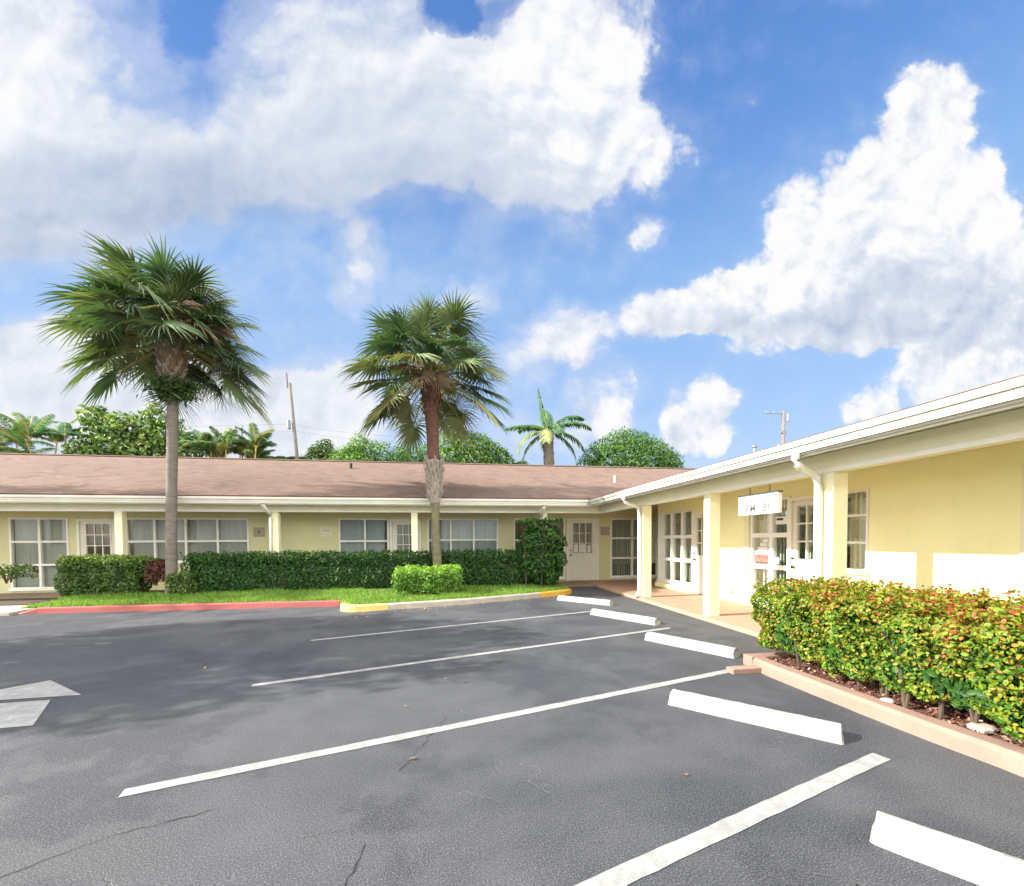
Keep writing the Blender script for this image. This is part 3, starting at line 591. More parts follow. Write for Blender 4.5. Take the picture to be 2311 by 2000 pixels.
# signs and notices
def text(name, s, size, m, parent, loc, rot, ext=.002, bold=0.):
    cu = bpy.data.curves.new(name, 'FONT'); cu.body = s; cu.size = size; cu.extrude = ext; cu.align_x = 'CENTER'; cu.align_y = 'CENTER'; cu.offset = bold; cu.space_character = 1.15
    t = bpy.data.objects.new(name, cu); C.objects.link(t); bpy.context.view_layer.update()
    me = bpy.data.meshes.new_from_object(t); bpy.data.objects.remove(t); o = link(name, me, M[m], parent); o.location = loc; o.rotation_euler = rot; return o
for x, lab, s in ((-5.77, 'small brown number plaque at the right end of the widest window', '4'), (-3.80, 'faint worn plaque on the bare wall right of the gutter pipe post', ''), (5.475, 'small brown plaque with dark mark right of the shaded white door', '-')):
    p = empty('wall_plaque', (x, YW-.001, 1.8), lab, 'wall plaque', 'small plaques beside the office doors')
    q = MB(); q.box(-.16, .16, -.02, 0, -.145, .145); q.obj('panel', M['plaque'] if s else M['beam'], p, bevel=.004)
    if s: text('lettering', s, .16, 'ink', p, (0, -.021, 0), (math.pi/2, 0, 0))
    else:
        for zz in (.09, .045, 0, -.09): q = MB(); q.box(-.12, .12, -.0235, -.0205, zz-.008, zz+.008); q.obj('lettering', M['plaque'], p)
sg = empty('hanging_sign', (4.86, 5.895, 2.04), 'white rectangular sign with faint grey lettering hanging from the porch beam', 'sign')
q = MB(); q.box(-.035, .035, -.42, .42, -.155, .145); q.obj('panel', M['white'], sg, bevel=.004)
q = MB(); q.box(-.042, .042, -.43, .43, .1455, .175); q.obj('frame', M['steel'], sg)
for y in (.2, -.22): q = MB(); q.tube([(0, y, .175), (0, y, .29)], .006, 6); q.obj('hanger', M['metal'], sg)
text('lettering', 'EM  BI', .17, 'greyink', sg, (-.0365, 0, -.06), (math.pi/2, 0, -math.pi/2), .001, .005)
def notice(y0, y1, z0, z1, m, lab, P=PR, d=-.003, grp='notices stuck on the window panes'):
    a, b = P((y0+y1)/2, d+.03, (z0+z1)/2)[:2]; e = Vector(P((y0+y1)/2, 0, (z0+z1)/2)); mb = MB(); pbox(mb, P, y0, y1, .026, .030, z0, z1)
    o = mb.obj('window_notice', M[m]); o.data.transform(Matrix.Translation(-e)); o.location = e; tag(o, lab, 'notice', grp); return o
notice(7.55, 7.9, 1.02, 1.16, 'red', 'red and white notice in the left pane of the window behind the hanging sign')
notice(7.55, 7.9, 1.17, 1.25, 'paper', 'white strip notice just above the red notice')
notice(7.57, 7.84, 1.27, 1.33, 'paper', 'pale notice two above the red one in the same pane')
notice(7.60, 7.78, 1.35, 1.41, 'paper', 'short pale notice near the middle of the pane above the red notice')
notice(7.57, 7.70, 1.43, 1.49, 'paper', 'highest short white notice in the pane above the red notice')
nb = notice(7.02, 7.37, 1.78, 1.93, 'paper', 'white address label with dark print in the upper right pane beside the hanging sign')
q = MB(); pbox(q, PR, 7.18, 7.34, .023, .0255, 1.86, 1.90); oo = q.obj('lettering', M['ink']); oo.parent = nb; oo.matrix_parent_inverse = Matrix.Translation(-Vector(nb.location))
notice(7.27, 7.39, 1.0, 1.13, 'paper', 'small white card low in the pane right of the red notice')
for a, b, z1, lab in ((4.35, 4.50, 1.34, 'left white paper in the glass of the shaded white door'), (4.55, 4.76, 1.35, 'middle pale paper in the glass of the shaded white door'), (4.84, 4.96, 1.32, 'right narrow paper in the glass of the shaded white door')):
    notice(a, b, 1.06, z1, 'paper', lab, PL, grp='papers on the shaded door')
hv = MB(); pbox(hv, PR, 5.53, 5.86, .085, .1, 1.5, 1.8); hv = hv.obj('window_unit', M['dark']); tag(hv, 'dark box set in the middle pane of the narrow window', 'box')
# ------------------------------------------------------------------ plants
def boxpts(n, x0, x1, y0, y1, z0, z1, rnd=.12, seed=0, depth=.18, amp=1.):
    """points near the surface of a clipped hedge body, with outward normals"""
    areas = np.array([(x1-x0)*(y1-y0), (x1-x0)*(z1-z0), (x1-x0)*(z1-z0), (y1-y0)*(z1-z0), (y1-y0)*(z1-z0)]); f = np.random.choice(5, n, p=areas/areas.sum())
    a, b = np.random.rand(n), np.random.rand(n); d = np.random.rand(n)**1.6*depth
    x = x0+(x1-x0)*a; y = y0+(y1-y0)*b; z = z0+(z1-z0)*b; nr = np.zeros((n, 3)); p = np.zeros((n, 3))
    p[:, 0] = x; p[:, 1] = y; p[:, 2] = z0+(z1-z0)*np.random.rand(n)
    s = f == 0; p[s, 2] = z1-d[s]; nr[s, 2] = 1
    s = f == 1; p[s, 1] = y0+d[s]; nr[s, 1] = -1
    s = f == 2; p[s, 1] = y1-d[s]; nr[s, 1] = 1
    for k, sg_, xx in ((3, -1, x0), (4, 1, x1)):
        s = f == k; p[s, 0] = xx-sg_*d[s]; p[s, 1] = y0+(y1-y0)*a[s]; nr[s, 0] = sg_
    c = np.array([(x0+x1)/2, (y0+y1)/2, (z0+z1)/2]); h = np.array([(x1-x0)/2, (y1-y0)/2, (z1-z0)/2])
    q = (p-c); e = np.maximum(np.abs(q)-(h-rnd), 0); L = np.linalg.norm(e, axis=1); over = np.maximum(L-rnd, 0)[:, None]
    q -= np.sign(q)*e/np.maximum(L, 1e-6)[:, None]*over; p = c+q; nr = nr+np.sign(q)*e/rnd*.7
    p += nr*((lump(p, 5, seed)*.03+lump(p, 13, seed+3)*.022)*amp)[:, None]
    return p, nr
def hedge(name, mname, n, dims, size, lab, cat, grp=None, seed=0, tintf=None, rnd=.12, core=True, sticks=40, sprigs=0, amp=1., sph=1., taper=1.):
    x0, x1, y0, y1, z0, z1 = dims; root = empty(name, ((x0+x1)/2, (y0+y1)/2, z0), lab, cat, grp)
    p, nr = boxpts(n, *dims, rnd=rnd, seed=seed, amp=amp)
    if sprigs:
        k = sprigs; c = np.stack([np.random.uniform(x0, x1, k), np.random.uniform(y0, y1, k), np.full(k, z1)], 1); hgt = np.random.uniform(.03, .12, k)*sph
        t = np.random.rand(k, 7)[..., None]; q = c[:, None, :]+np.concatenate([np.random.normal(0, .02, (k, 7, 2)), t*hgt[:, None, None]], 2); q = q.reshape(-1, 3)
        p = np.concatenate([p, q]); nr = np.concatenate([nr, np.random.normal(size=q.shape)])
    if taper < 1:
        k_ = taper+(1-taper)*np.clip((p[:, 2]-z0)/((z1-z0)*.6), 0, 1); p[:, 0] = (x0+x1)/2+(p[:, 0]-(x0+x1)/2)*k_; p[:, 1] = y0+(p[:, 1]-y0)*(.5+.5*k_)
    tn = np.random.rand(len(p))*.75+.12*lump(p, 4, seed+9) if tintf is None else tintf(p)
    N_ = nr/np.maximum(np.linalg.norm(nr, axis=1, keepdims=True), 1e-5)*.7+np.random.normal(size=p.shape)*.65+np.array([0, 0, .35])
    o = leafmesh('foliage', p, N_, np.random.uniform(.75, 1.25, len(p))*size, M[mname], None, tn); 
    b = MB(); rd = random.Random(seed)
    for k in range(sticks):
        x = rd.uniform(x0+.1, x1-.1); y = rd.uniform(y0+.1, y1-.1)
        for j in range(3): b.tube([(x, y, z0-.1), (x+rd.uniform(-.06, .06), y+rd.uniform(-.06, .06), z0+(z1-z0)*.4), (x+rd.uniform(-.2, .2), y+rd.uniform(-.15, .15), z1-.1)], [.014, .01, .004], 5)
    w = b.obj('branches', M['wood'])
    adopt(root, o, w)
    if core:   # inner leaves that stop light going through, tinted dark as painted shade
        p2, n2 = boxpts(int(n*.5), x0+.13, x1-.13, y0+.13, y1-.13, z0+.02, z1-.13, rnd=rnd, seed=seed+1, depth=.2)
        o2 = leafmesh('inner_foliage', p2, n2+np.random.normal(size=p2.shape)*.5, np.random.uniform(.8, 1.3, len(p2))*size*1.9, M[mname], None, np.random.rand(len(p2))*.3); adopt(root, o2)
    return root
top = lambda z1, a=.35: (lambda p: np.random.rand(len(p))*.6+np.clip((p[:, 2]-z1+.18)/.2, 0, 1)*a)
hedge('hedge', 'hedge', 34000, (-6.75, 3.15, 11.78, 12.42, .17, 1.15), .05, 'long clipped dark green hedge in front of the far wing', 'hedge', seed=2, sprigs=420, amp=1.7)
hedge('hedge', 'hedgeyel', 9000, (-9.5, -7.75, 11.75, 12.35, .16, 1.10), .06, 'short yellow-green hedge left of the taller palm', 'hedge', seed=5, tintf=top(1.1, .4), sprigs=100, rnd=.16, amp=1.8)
hedge('shrub', 'hedgeyel', 1500, (-7.85, -7.35, 11.85, 12.3, .62, 1.09), .055, 'thin olive top of shrub bridging the hedge and the taller palm', 'shrub', seed=6, sticks=6, core=False)
hedge('shrub', 'redleaf', 1500, (-7.55, -7.05, 11.7, 12.15, .5, 1.02), .06, 'dark red leaved shrub just left of the taller palm trunk', 'shrub', seed=7, sticks=5, core=False)
hedge('shrub', 'hedgeyel', 1200, (-6.95, -6.4, 11.45, 11.8, .17, .72), .055, 'low light green shrub at the foot of the taller palm', 'shrub', seed=8, sticks=5, core=False)
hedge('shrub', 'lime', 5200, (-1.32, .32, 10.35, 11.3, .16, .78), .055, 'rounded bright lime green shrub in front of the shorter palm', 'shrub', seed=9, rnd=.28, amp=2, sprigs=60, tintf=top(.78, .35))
hedge('shrub', 'hedge', 7500, (2.08, 3.36, 11.4, 12.4, .17, 2.02), .07, 'tall rounded dark green shrub at the right end of the long hedge', 'shrub', seed=10, rnd=.62, sticks=5, amp=2.6, sprigs=80, tintf=lambda p: np.random.rand(len(p))*.7+.25*(lump(p, 5, 2) > .35))
hedge('shrub', 'hedgeyel', 500, (-11.2, -10.25, 11.7, 12.3, .62, .95), .07, 'low dark shrub cut off by the left edge', 'shrub', seed=11, sticks=5, core=False)
# red hibiscus root sprout beside palm
# cocoplum hedge in the planter
KP = smoothp([(3.46, 4.28), (3.44, 4.0), (3.45, 3.5), (3.47, 2.9), (3.50, 2.45), (3.54, 2.06), (3.56, 1.4), (3.56, .2)], 5)
def pink():
    mb = MB(); P = [Vector((x, y, 0)) for x, y in KP]; n_ = 6; w, h = .17, .13
    for k, p in enumerate(P):
        t = (P[min(k+1, len(P)-1)]-P[max(k-1, 0)]).normalized(); n = Vector((-t.y, t.x, 0))
        for d, z in ((0, 0), (.012, h-.03), (.035, h), (w-.01, h), (w, h-.01), (w, 0)): q = p+n*d; mb.v.append((q.x+random.gauss(0, .002), q.y, z))
    for k in range(len(P)-1):
        for j in range(n_-1): i = k*n_+j; mb.f.append((i, i+1, i+n_+1, i+n_))
    mb.f.append(tuple(range(n_))); mb.f.append(tuple((len(P)-1)*n_+j for j in range(n_))[::-1])
    mb.box(3.475, 4.65, 4.30, 4.45, 0, .128); mb.box(3.1, 3.47, 4.12, 4.24, 0, .06)
    o = mb.obj('planter_kerb', M['kerbpink'], bevel=.006); tag(o, 'low pink painted kerb edging the mulch bed of the red-green hedge', 'kerb')
    q = MB(); q.box(3.548, 3.553, 1.93, 2.05, .02, .10); q.box(3.550, 3.556, 1.8, 1.92, .02, .10); c = q.obj('bare_block', M['brick'], o)
pink()
bd = MB(); bd.quad((3.6, -1, .09), (4.65, -1, .09), (4.65, 4.4, .09), (3.55, 4.4, .09)); tag(bd.obj('mulch_bed', M['mulch']), 'brown mulch bed', kind='structure')
n = 5200; cx = np.random.uniform(3.6, 4.63, n); cy = np.random.uniform(.3, 4.35, n)
mc = leafmesh('mulch_chips', np.stack([cx, cy, np.random.uniform(.095, .125, n)], 1), np.random.normal(size=(n, 3))*.5+[0, 0, 1], np.random.uniform(.015, .045, n), leafmat('chip', [(0, (.07, .03, .02)), (.6, (.2, .08, .05)), (.93, (.34, .2, .14)), (1, (.6, .5, .4))], .9, 0), None, None, .45, .1)
tag(mc, 'loose brown bark chips under the red-green hedge', kind='stuff')
def cocotint(p):
    up = np.clip((p[:, 2]-.55)/.5, 0, 1); rt = np.clip((4.6-p[:, 1])/2.2, 0, 1)*.4+.6
    return np.clip(np.random.rand(len(p))**1.05*.60+.20+up*rt*.35*np.random.rand(len(p))**.7+.16*lump(p, 7, 3), 0, 1)
ch = hedge('hedge', 'coco', 56000, (3.58, 4.85, .6, 4.5, .19, .92), .037, 'near loose hedge of green leaves with red tips in the pink edged bed', 'hedge', seed=20, tintf=cocotint, rnd=.24, sticks=50, sprigs=1000, amp=2.4, sph=1.2, taper=.95)
# stone pieces in bed
for x, y, s, lab in ((3.82, 2.42, .07, 'flat pale stone on the mulch near the right edge'), (3.66, 2.95, .05, 'small pinkish stone on the mulch below the hedge')):
    st = MB(); rd = random.Random(int(x*100)); ring = [(s*1.3*math.cos(a)*rd.uniform(.8, 1.1), s*math.sin(a)*rd.uniform(.8, 1.1)) for a in [k*math.pi/4 for k in range(8)]]
    for z, f in ((-.01, 1), (.012, 1.05), (.026, .75)): st.v += [(px*f, py*f, z) for px, py in ring]
    for r_ in range(2):
        for j in range(8): st.f.append((r_*8+j, r_*8+(j+1) % 8, r_*8+8+(j+1) % 8, r_*8+8+j))
    st.f.append(tuple(range(16, 24))); o = st.obj('stone', M['concrete'], bevel=.004); o.location = (x, y, .115); tag(o, lab, 'stone')
# fallen leaves
n = 174; lx = np.concatenate([np.random.uniform(-2, 3.2, 160), np.random.uniform(-3, 3.4, 14)]); ly = np.array([front(x)-.25 for x in lx]); ly[160:] = np.random.uniform(2, 9, 14); ly[:160] -= np.random.exponential(.22, 160)
tag(leafmesh('fallen_leaves', np.stack([lx, ly, np.full(n, .012)], 1), np.random.normal(size=(n, 3))*.25+[0, 0, 1], np.random.uniform(.018, .05, n), M['litter'], None, None, .5, .2), 'dry leaves scattered on the asphalt', kind='stuff')
# ---- sabal palms
def sabal_fronds(specs, rnd):
    """fan leaves: list of (origin, azimuth, elevation, petiole, blade, sag, tint)"""
    V = []; F = []; T = []; pet = MB()
    for (o, az, el, pl, bl, sag, tn) in specs:
        o = Vector(o); h = Vector((math.cos(az), math.sin(az), 0)); pts = []; p = o.copy(); e = el; n = 6
        for k in range(n+1):
            pts.append(p.copy()); e2 = el-sag*(k/n)**1.5; p = p+(h*math.cos(e2)+Vector((0, 0, math.sin(e2))))*(pl/n)
        pet.tube(pts, [.028-.014*k/n for k in range(n+1)], 5)
        hub = pts[-1]; e2 = el-sag; ax = (h*math.cos(e2)+Vector((0, 0, math.sin(e2)))); side = Vector((-h.y, h.x, 0)); up = side.cross(ax)*-1
        if up.z < 0: up = -up
        roll = rnd.uniform(-.6, .6); side, up = side*math.cos(roll)+up*math.sin(roll), up*math.cos(roll)-side*math.sin(roll)
        nl = 40
        for k in range(nl):
            f = k/(nl-1)*2-1; th = f*math.radians(128); L = bl*(1-.22*abs(f)**2)*rnd.uniform(.9, 1.05)
            rb = .28*(1-abs(f))     # leaflets leave along the recurved midrib
            org = hub+ax*(bl*rb)-up*(bl*rb*rb*.9)
            d = ax*math.cos(th)+side*math.sin(th); d = (d+up*.16*(1 if k % 2 else .6)).normalized(); wd = bl*.052; wv = (ax*-math.sin(th)+side*math.cos(th)).normalized()
            dr = rnd.uniform(.10, .42)*(1+.5*abs(f))*(.7 if el < .1 else 1); i = len(V)
            prev = None
            for s, wf in ((0., .2), (.28, .85), (.50, .80), (.76, .36), (1., .03)):
                c = org+d*(L*s)-Vector((0, 0, 1))*(dr*L*s**2.3)-up*(.10*L*s*s)
                V.append(tuple(c-wv*wd*wf*.5)); V.append(tuple(c+wv*wd*wf*.5+up*wd*wf*.8)); T += [tn+rnd.uniform(-.1, .1)*0]*2
            for q in range(4): j = i+q*2; F.append((j, j+1, j+3, j+2))
    return np.array(V), np.array(F), np.array(T), pet
def crown_specs(c, n, rnd, pl, bl, lo=-35, hi=85, rise=.35):
    out = []
    for k in range(n):
        f = (k+.5)/n; el = math.asin(1-f*(1-math.sin(math.radians(lo))))+rnd.uniform(-.14, .14); az = k*2.39996+rnd.uniform(-.25, .25)
        o = (c[0]+.1*math.cos(az), c[1]+.1*math.sin(az), c[2]+rise*(1-f)-.15)
        out.append((o, az, el, pl*rnd.choice((rnd.uniform(.85, 1.12), rnd.uniform(.85, 1.12), rnd.uniform(.4, .8)))*(.85+.25*f), bl*rnd.uniform(.85, 1.1), rnd.uniform(.2, .6)-(.12 if f > .7 else 0), min(1, max(0, rnd.gauss(.42, .28)))))
    return [q for q in out if not (q[2] < .02 and math.sin(q[1]) < -.5)]
def trunk_mesh(pts, rad, n=14, rough=.0, seed=0):
    mb = MB(); rd = random.Random(seed); K = len(pts); P = []; R_ = []
    sub = 5
    for k in range(K-1):
        for i in range(sub):
            t = i/sub; P.append(Vector(pts[k]).lerp(Vector(pts[k+1]), t)); R_.append((rad[k]*(1-t)+rad[k+1]*t)*(1+rd.uniform(-rough, rough)))
    P.append(Vector(pts[-1])); R_.append(rad[-1]); mb.tube(P, R_, n); return mb
def boots(x, y, z0, z1, r0, r1, n, m, seed, lean=.5, size=.22):
    """old leaf bases, crossed split strips standing off the trunk"""
    mb = MB(); rd = random.Random(seed)
    for k in range(n):
        f = k/n; z = z0+(z1-z0)*f; a = k*2.39996; r = r0+(r1-r0)*f; h = Vector((math.cos(a), math.sin(a), 0)); t = Vector((-h.y, h.x, 0)); b = Vector((x, y, z))+h*r*.75
        for s in (-1, 1):
            tip = b+h*(size*.38*rd.uniform(.6, 1.3))+Vector((0, 0, size*rd.uniform(.8, 1.2)))+t*s*size*.42; w = size*.14
            q0 = b-t*w; q1 = b+t*w; th = h*.018
            mb.quad(q0, q1, tip+t*w*.6, tip-t*w*.6); mb.quad(q0+th, tip-t*w*.6+th, tip+t*w*.6+th, q1+th); mb.quad(q0, tip-t*w*.6, tip-t*w*.6+th, q0+th); mb.quad(q1, q1+th, tip+t*w*.6+th, tip+t*w*.6)
    return mb
def palm(loc, specs, dead, lab, tr_parts, seed, extra=None, name='sabal_palm', grp='fan palms before the far wing'):
    rnd = random.Random(seed); root = empty(name, loc, lab, 'palm tree', grp); L = Vector(loc); kids = []
    V, F, T, pet = sabal_fronds(specs, rnd); kids.append(fastmesh('fronds', V, F, M['sabal'], None, T)); kids.append(pet.obj('leaf_stalks', M['petiole'], smooth=True))
    if dead: V, F, T, pet = sabal_fronds(dead, rnd); V = V; kids.append(fastmesh('dead_fronds', V, F, M['deadfrond'], None, T)); kids[-1]['label'] = 'dry brown fronds hanging inside the crown'
    for nm, mb, m, sm in tr_parts: kids.append(mb.obj(nm, M[m], smooth=sm))
    for e in (extra or []): kids.append(e)
    adopt(root, *kids); return root
def bloom(c, n, r, seed):
    rd = random.Random(seed); mb = MB()
    for k in range(n):
        a = rd.uniform(0, 6.28); e = rd.uniform(-.5, 1.3); L = r*rd.uniform(.5, 1); d = Vector((math.cos(a)*math.cos(e), math.sin(a)*math.cos(e), math.sin(e)))
        p0 = Vector(c); p1 = p0+d*L*.6; p2 = p1+d*L*.35+Vector((0, 0, -L*.35)); mb.tube([p0, p1, p2], [.006, .009, .004], 4)
    return mb
r1 = random.Random(31)
c1 = (-6.7, 11.72, 6.5)
s1 = crown_specs(c1, 92, r1, 1.15, .92, -27, 88, rise=.55)
d1 = [((-6.7, 11.6, 6.5), a, e, .9, .75, .9, .3) for a, e in ((-.6, .55), (-.1, .7), (.2, .35), (-.9, .9), (3.3, .4))]
t1 = trunk_mesh([(-6.94, 11.72, .1), (-6.93, 11.72, .5), (-6.9, 11.72, 2), (-6.84, 11.72, 3.6), (-6.78, 11.72, 5.15)], [.15, .122, .118, .115, .12], rough=.03, seed=1)
t1b = trunk_mesh([(-6.78, 11.72, 5.15), (-6.78, 11.72, 5.6), (-6.78, 11.72, 6.2), (-6.78, 11.72, 6.9)], [.16, .24, .3, .2], seed=2)
n = 900; fa_ = np.random.normal(size=(n, 3))*[.22, .2, .13]+[-6.7, 11.6, 5.3]; fern = leafmesh('ferns', fa_, np.random.normal(size=(n, 3))+[0, 0, .5], np.random.uniform(.08, .2, n), M['treedark'], None, np.random.rand(n)*.6, .35)
tall = palm((-6.94, 11.72, .15), s1, d1, 'taller cabbage palm with smooth grey trunk and dead brown fronds in its crown', [('trunk', t1, 'bark1', True), ('crown_base', t1b, 'deadfrond', True), ('leaf_bases', boots(-6.78, 11.72, 5.3, 6.5, .2, .26, 46, None, 3, size=.3), 'boots', False)], 41, [fern])
r2 = random.Random(77)
c2 = (-.42, 11.62, 5.95)
s2 = crown_specs(c2, 72, r2, 1.22, .90, -27, 88, rise=.45)
t2 = trunk_mesh([(-.24, 11.62, .1), (-.28, 11.62, .8), (-.32, 11.62, 2.0), (-.32, 11.62, 2.55)], [.14, .125, .10, .12], rough=.06, seed=4)
t2b = trunk_mesh([(-.32, 11.62, 2.5), (-.34, 11.62, 3.0), (-.36, 11.62, 3.7)], [.13, .19, .18], seed=5)
t2c = trunk_mesh([(-.36, 11.62, 3.66), (-.37, 11.62, 4.4), (-.4, 11.62, 5.0), (-.42, 11.62, 5.6)], [.175, .165, .18, .26], rough=.04, seed=6)
short = palm((-.24, 11.62, .15), s2, [((-.5, 11.5, 5.8), a, e, .7, .6, 1.0, .3) for a, e in ((-2.2, .6), (-1.7, .3), (-1.2, .2))], 'shorter cabbage palm with crisscross leaf bases on its red-brown trunk',
     [('trunk', t2, 'bark2', True), ('trunk_middle', t2b, 'boots', True), ('trunk_top', t2c, 'barkred', True), ('leaf_bases', boots(-.34, 11.62, 2.55, 3.6, .16, .23, 70, None, 8, size=.23), 'boots', False), ('upper_leaf_bases', boots(-.4, 11.62, 4.85, 5.9, .17, .24, 40, None, 9, size=.28), 'barkred', False), ('bloom', bloom((-1.3, 11.2, 6.3), 160, .42, 3), 'bloom', False)], 42)
# the palm and the broad tree left of the picture that throw the shadows seen on roof and asphalt
r3 = random.Random(5); c3 = (-16.6, 10.9, 6.2)
palm((-16.6, 10.9, .0), crown_specs(c3, 36, r3, 1.25, .95, -40, 88), [], 'cabbage palm outside the left edge that shades the roof', [('trunk', trunk_mesh([(-16.6, 10.9, 0), (-16.6, 10.9, 3), (-16.6, 10.9, 6.4)], [.17, .14, .16], seed=9), 'bark1', True)], 43)
def tree(name, loc, clusters, nleaf, size, mname, lab, trunk, cat='tree', grp=None, seed=0, aspect=.5, tintf=None, squash=1.):
    """clusters: list of (dx,dy,z,r); leaves sit on and in lumpy leaf clumps"""
    rs = np.random.RandomState(seed); root = empty(name, loc, lab, cat, grp); P = []; Nn = []; tot = sum(c[3]**2 for c in clusters)
    for (dx, dy, z, r) in clusters:
        n = max(20, int(nleaf*r*r/tot)); d = rs.normal(size=(n, 3)); d /= np.linalg.norm(d, axis=1, keepdims=True); rad = r*(.55+.5*rs.rand(n)**.6)*(1+.22*lump(d*3, 1.7, dx+dy+z))
        P.append(np.array([loc[0]+dx, loc[1]+dy, z])+d*rad[:, None]*[1, 1, squash]); Nn.append(d+rs.normal(size=(n, 3))*.6+[0, 0, .3])
    P = np.concatenate(P); Nn = np.concatenate(Nn); tn = rs.rand(len(P))*.8+.15*lump(P, 1.2, seed) if tintf is None else tintf(P, rs)
    o = leafmesh('crown', P, Nn, rs.uniform(.7, 1.3, len(P))*size, M[mname], None, tn, aspect)
    mb = MB(); rd = random.Random(seed); H = min(c[2] for c in clusters)
    mb.tube([(loc[0], loc[1], loc[2]-.1), (loc[0]+.1, loc[1], H*.5), (loc[0], loc[1], H)], [trunk, trunk*.8, trunk*.6], 9)
    for (dx, dy, z, r) in clusters[:40]: mb.tube([(loc[0], loc[1], H*.85), (loc[0]+dx*.5, loc[1]+dy*.5, (H+z)/2), (loc[0]+dx, loc[1]+dy, z)], [trunk*.45, trunk*.25, trunk*.08], 6)
    t = mb.obj('trunk', M['polewood'], smooth=True); adopt(root, o, t); return root
def cloudcl(n, rx, ry, z0, z1, r, seed, top=True):
    rd = random.Random(seed); L = []
    while len(L) < n:
        x, y, z = rd.uniform(-1, 1), rd.uniform(-1, 1), rd.uniform(0, 1)
        if x*x+y*y+((z*2-1) if not top else z)**2 < 1: L.append((x*rx, y*ry, z0+(z1-z0)*z, r*rd.uniform(.6, 1.2)))
    return L
tree('shade_tree', (-12.2, 5.9, 0), cloudcl(64, 4.0, 2.4, 4.5, 6.5, .62, 3), 14000, .15, 'treedark', 'broad tree outside the left edge that shades the asphalt', .22, seed=3)
BG = 'trees beyond the far roof'
tree('broadleaf_tree', (-19.6, 30, 0), [(-3, 0, 7.2, .8), (-2.6, .3, 8.3, .7), (-2.3, 0, 9.4, .7), (-1.6, .2, 8.9, .8), (-1.4, 0, 7.8, .9), (-.5, -.3, 8.8, .9), (-.3, .2, 7.6, 1.), (.4, 0, 8.9, .8), (1.0, .2, 9.6, .65), (1.3, -.2, 8.4, .9), (.8, 0, 7.3, .9), (2.1, 0, 9.1, .6), (2.2, .3, 7.9, .9), (3.0, 0, 8.2, .6), (3.1, 0, 7.2, .8), (-2.4, 0, 6.4, 1), (0, 0, 6.3, 1.2), (2.3, 0, 6.3, 1.1), (-2.0, .2, 9.75, .4), (1.2, 0, 10.1, .35)], 6500, .26, 'treegold', 'open crowned broadleaf tree with gold-green leaf clusters behind the taller palm', .22, grp=BG, seed=11, aspect=.55)
tree('broadleaf_tree', (-8.2, 31, 0), cloudcl(22, 1.9, 1.4, 6.5, 8.3, .6, 12), 4200, .17, 'treedark', 'dark green low tree just right of the wooden pole', .18, grp=BG, seed=12)
tree('broadleaf_tree', (-5.2, 30, 0), cloudcl(28, 2.4, 1.3, 6.5, 8.3, .62, 13), 5500, .17, 'treebright', 'bright green low tree under the shorter palm fronds', .18, grp=BG, seed=13)
tree('broadleaf_tree', (-2.0, 31, 0), cloudcl(26, 2., 1.3, 6.5, 8.6, .65, 14), 4600, .17, 'treebright', 'bright green tree just left of the shorter palm trunk', .18, grp=BG, seed=14, tintf=lambda p, rs: rs.rand(len(p))*.6+.4*(lump(p, 1.3, 4) > .5))
tree('broadleaf_tree', (1.7, 30, 0), [(-1.1, 0, 9.3, .8), (-1.5, 0, 8.4, .9), (-.4, 0, 8.4, 1.), (.6, 0, 8.2, 1.), (1.4, 0, 7.8, .9), (2.1, 0, 7.4, .8), (-1.4, 0, 7.3, 1.), (0, 0, 7.2, 1.1), (1.2, 0, 6.9, 1.), (-.9, 0, 9.9, .45), (2.7, 0, 7.0, .6)], 6500, .2, 'treebright', 'tall yellow-green tree directly right of the shorter palm trunk', .2, grp=BG, seed=15, tintf=lambda p, rs: rs.rand(len(p))*.75)
tree('broadleaf_tree', (5.6, 30, 0), cloudcl(10, .9, .8, 6.4, 7.6, .45, 16), 1400, .16, 'treegold', 'small low tree left of the coconut palm', .12, grp=BG, seed=16)
tree('mango_tree', (13.6, 30, 0), [(-3.2, 0, 7.1, .8), (-2.7, -.4, 7.7, .9), (-2.0, -.2, 8.2, .9), (-1.3, -.5, 8.7, .9), (-.5, -.4, 8.95, .9), (.4, -.5, 8.85, .9), (1.2, -.3, 8.6, .9), (2.0, -.4, 8.4, .8), (2.7, -.2, 8.0, .8), (3.4, -.3, 7.5, .8), (3.9, 0, 7.1, .6), (-1.8, -1., 7.4, 1.1), (-.3, -1.2, 7.8, 1.2), (1.4, -1.1, 7.5, 1.2), (2.7, -.8, 7.1, .9), (0, -.9, 6.6, 1.5), (-2.6, -.3, 6.5, 1.1), (2.9, -.2, 6.4, 1.1)], 11000, .19, 'treebright', 'dense dome shaped deep green tree right of the coconut palm', .3, grp=BG, seed=17, aspect=.4, tintf=lambda p, rs: rs.rand(len(p))*.55)
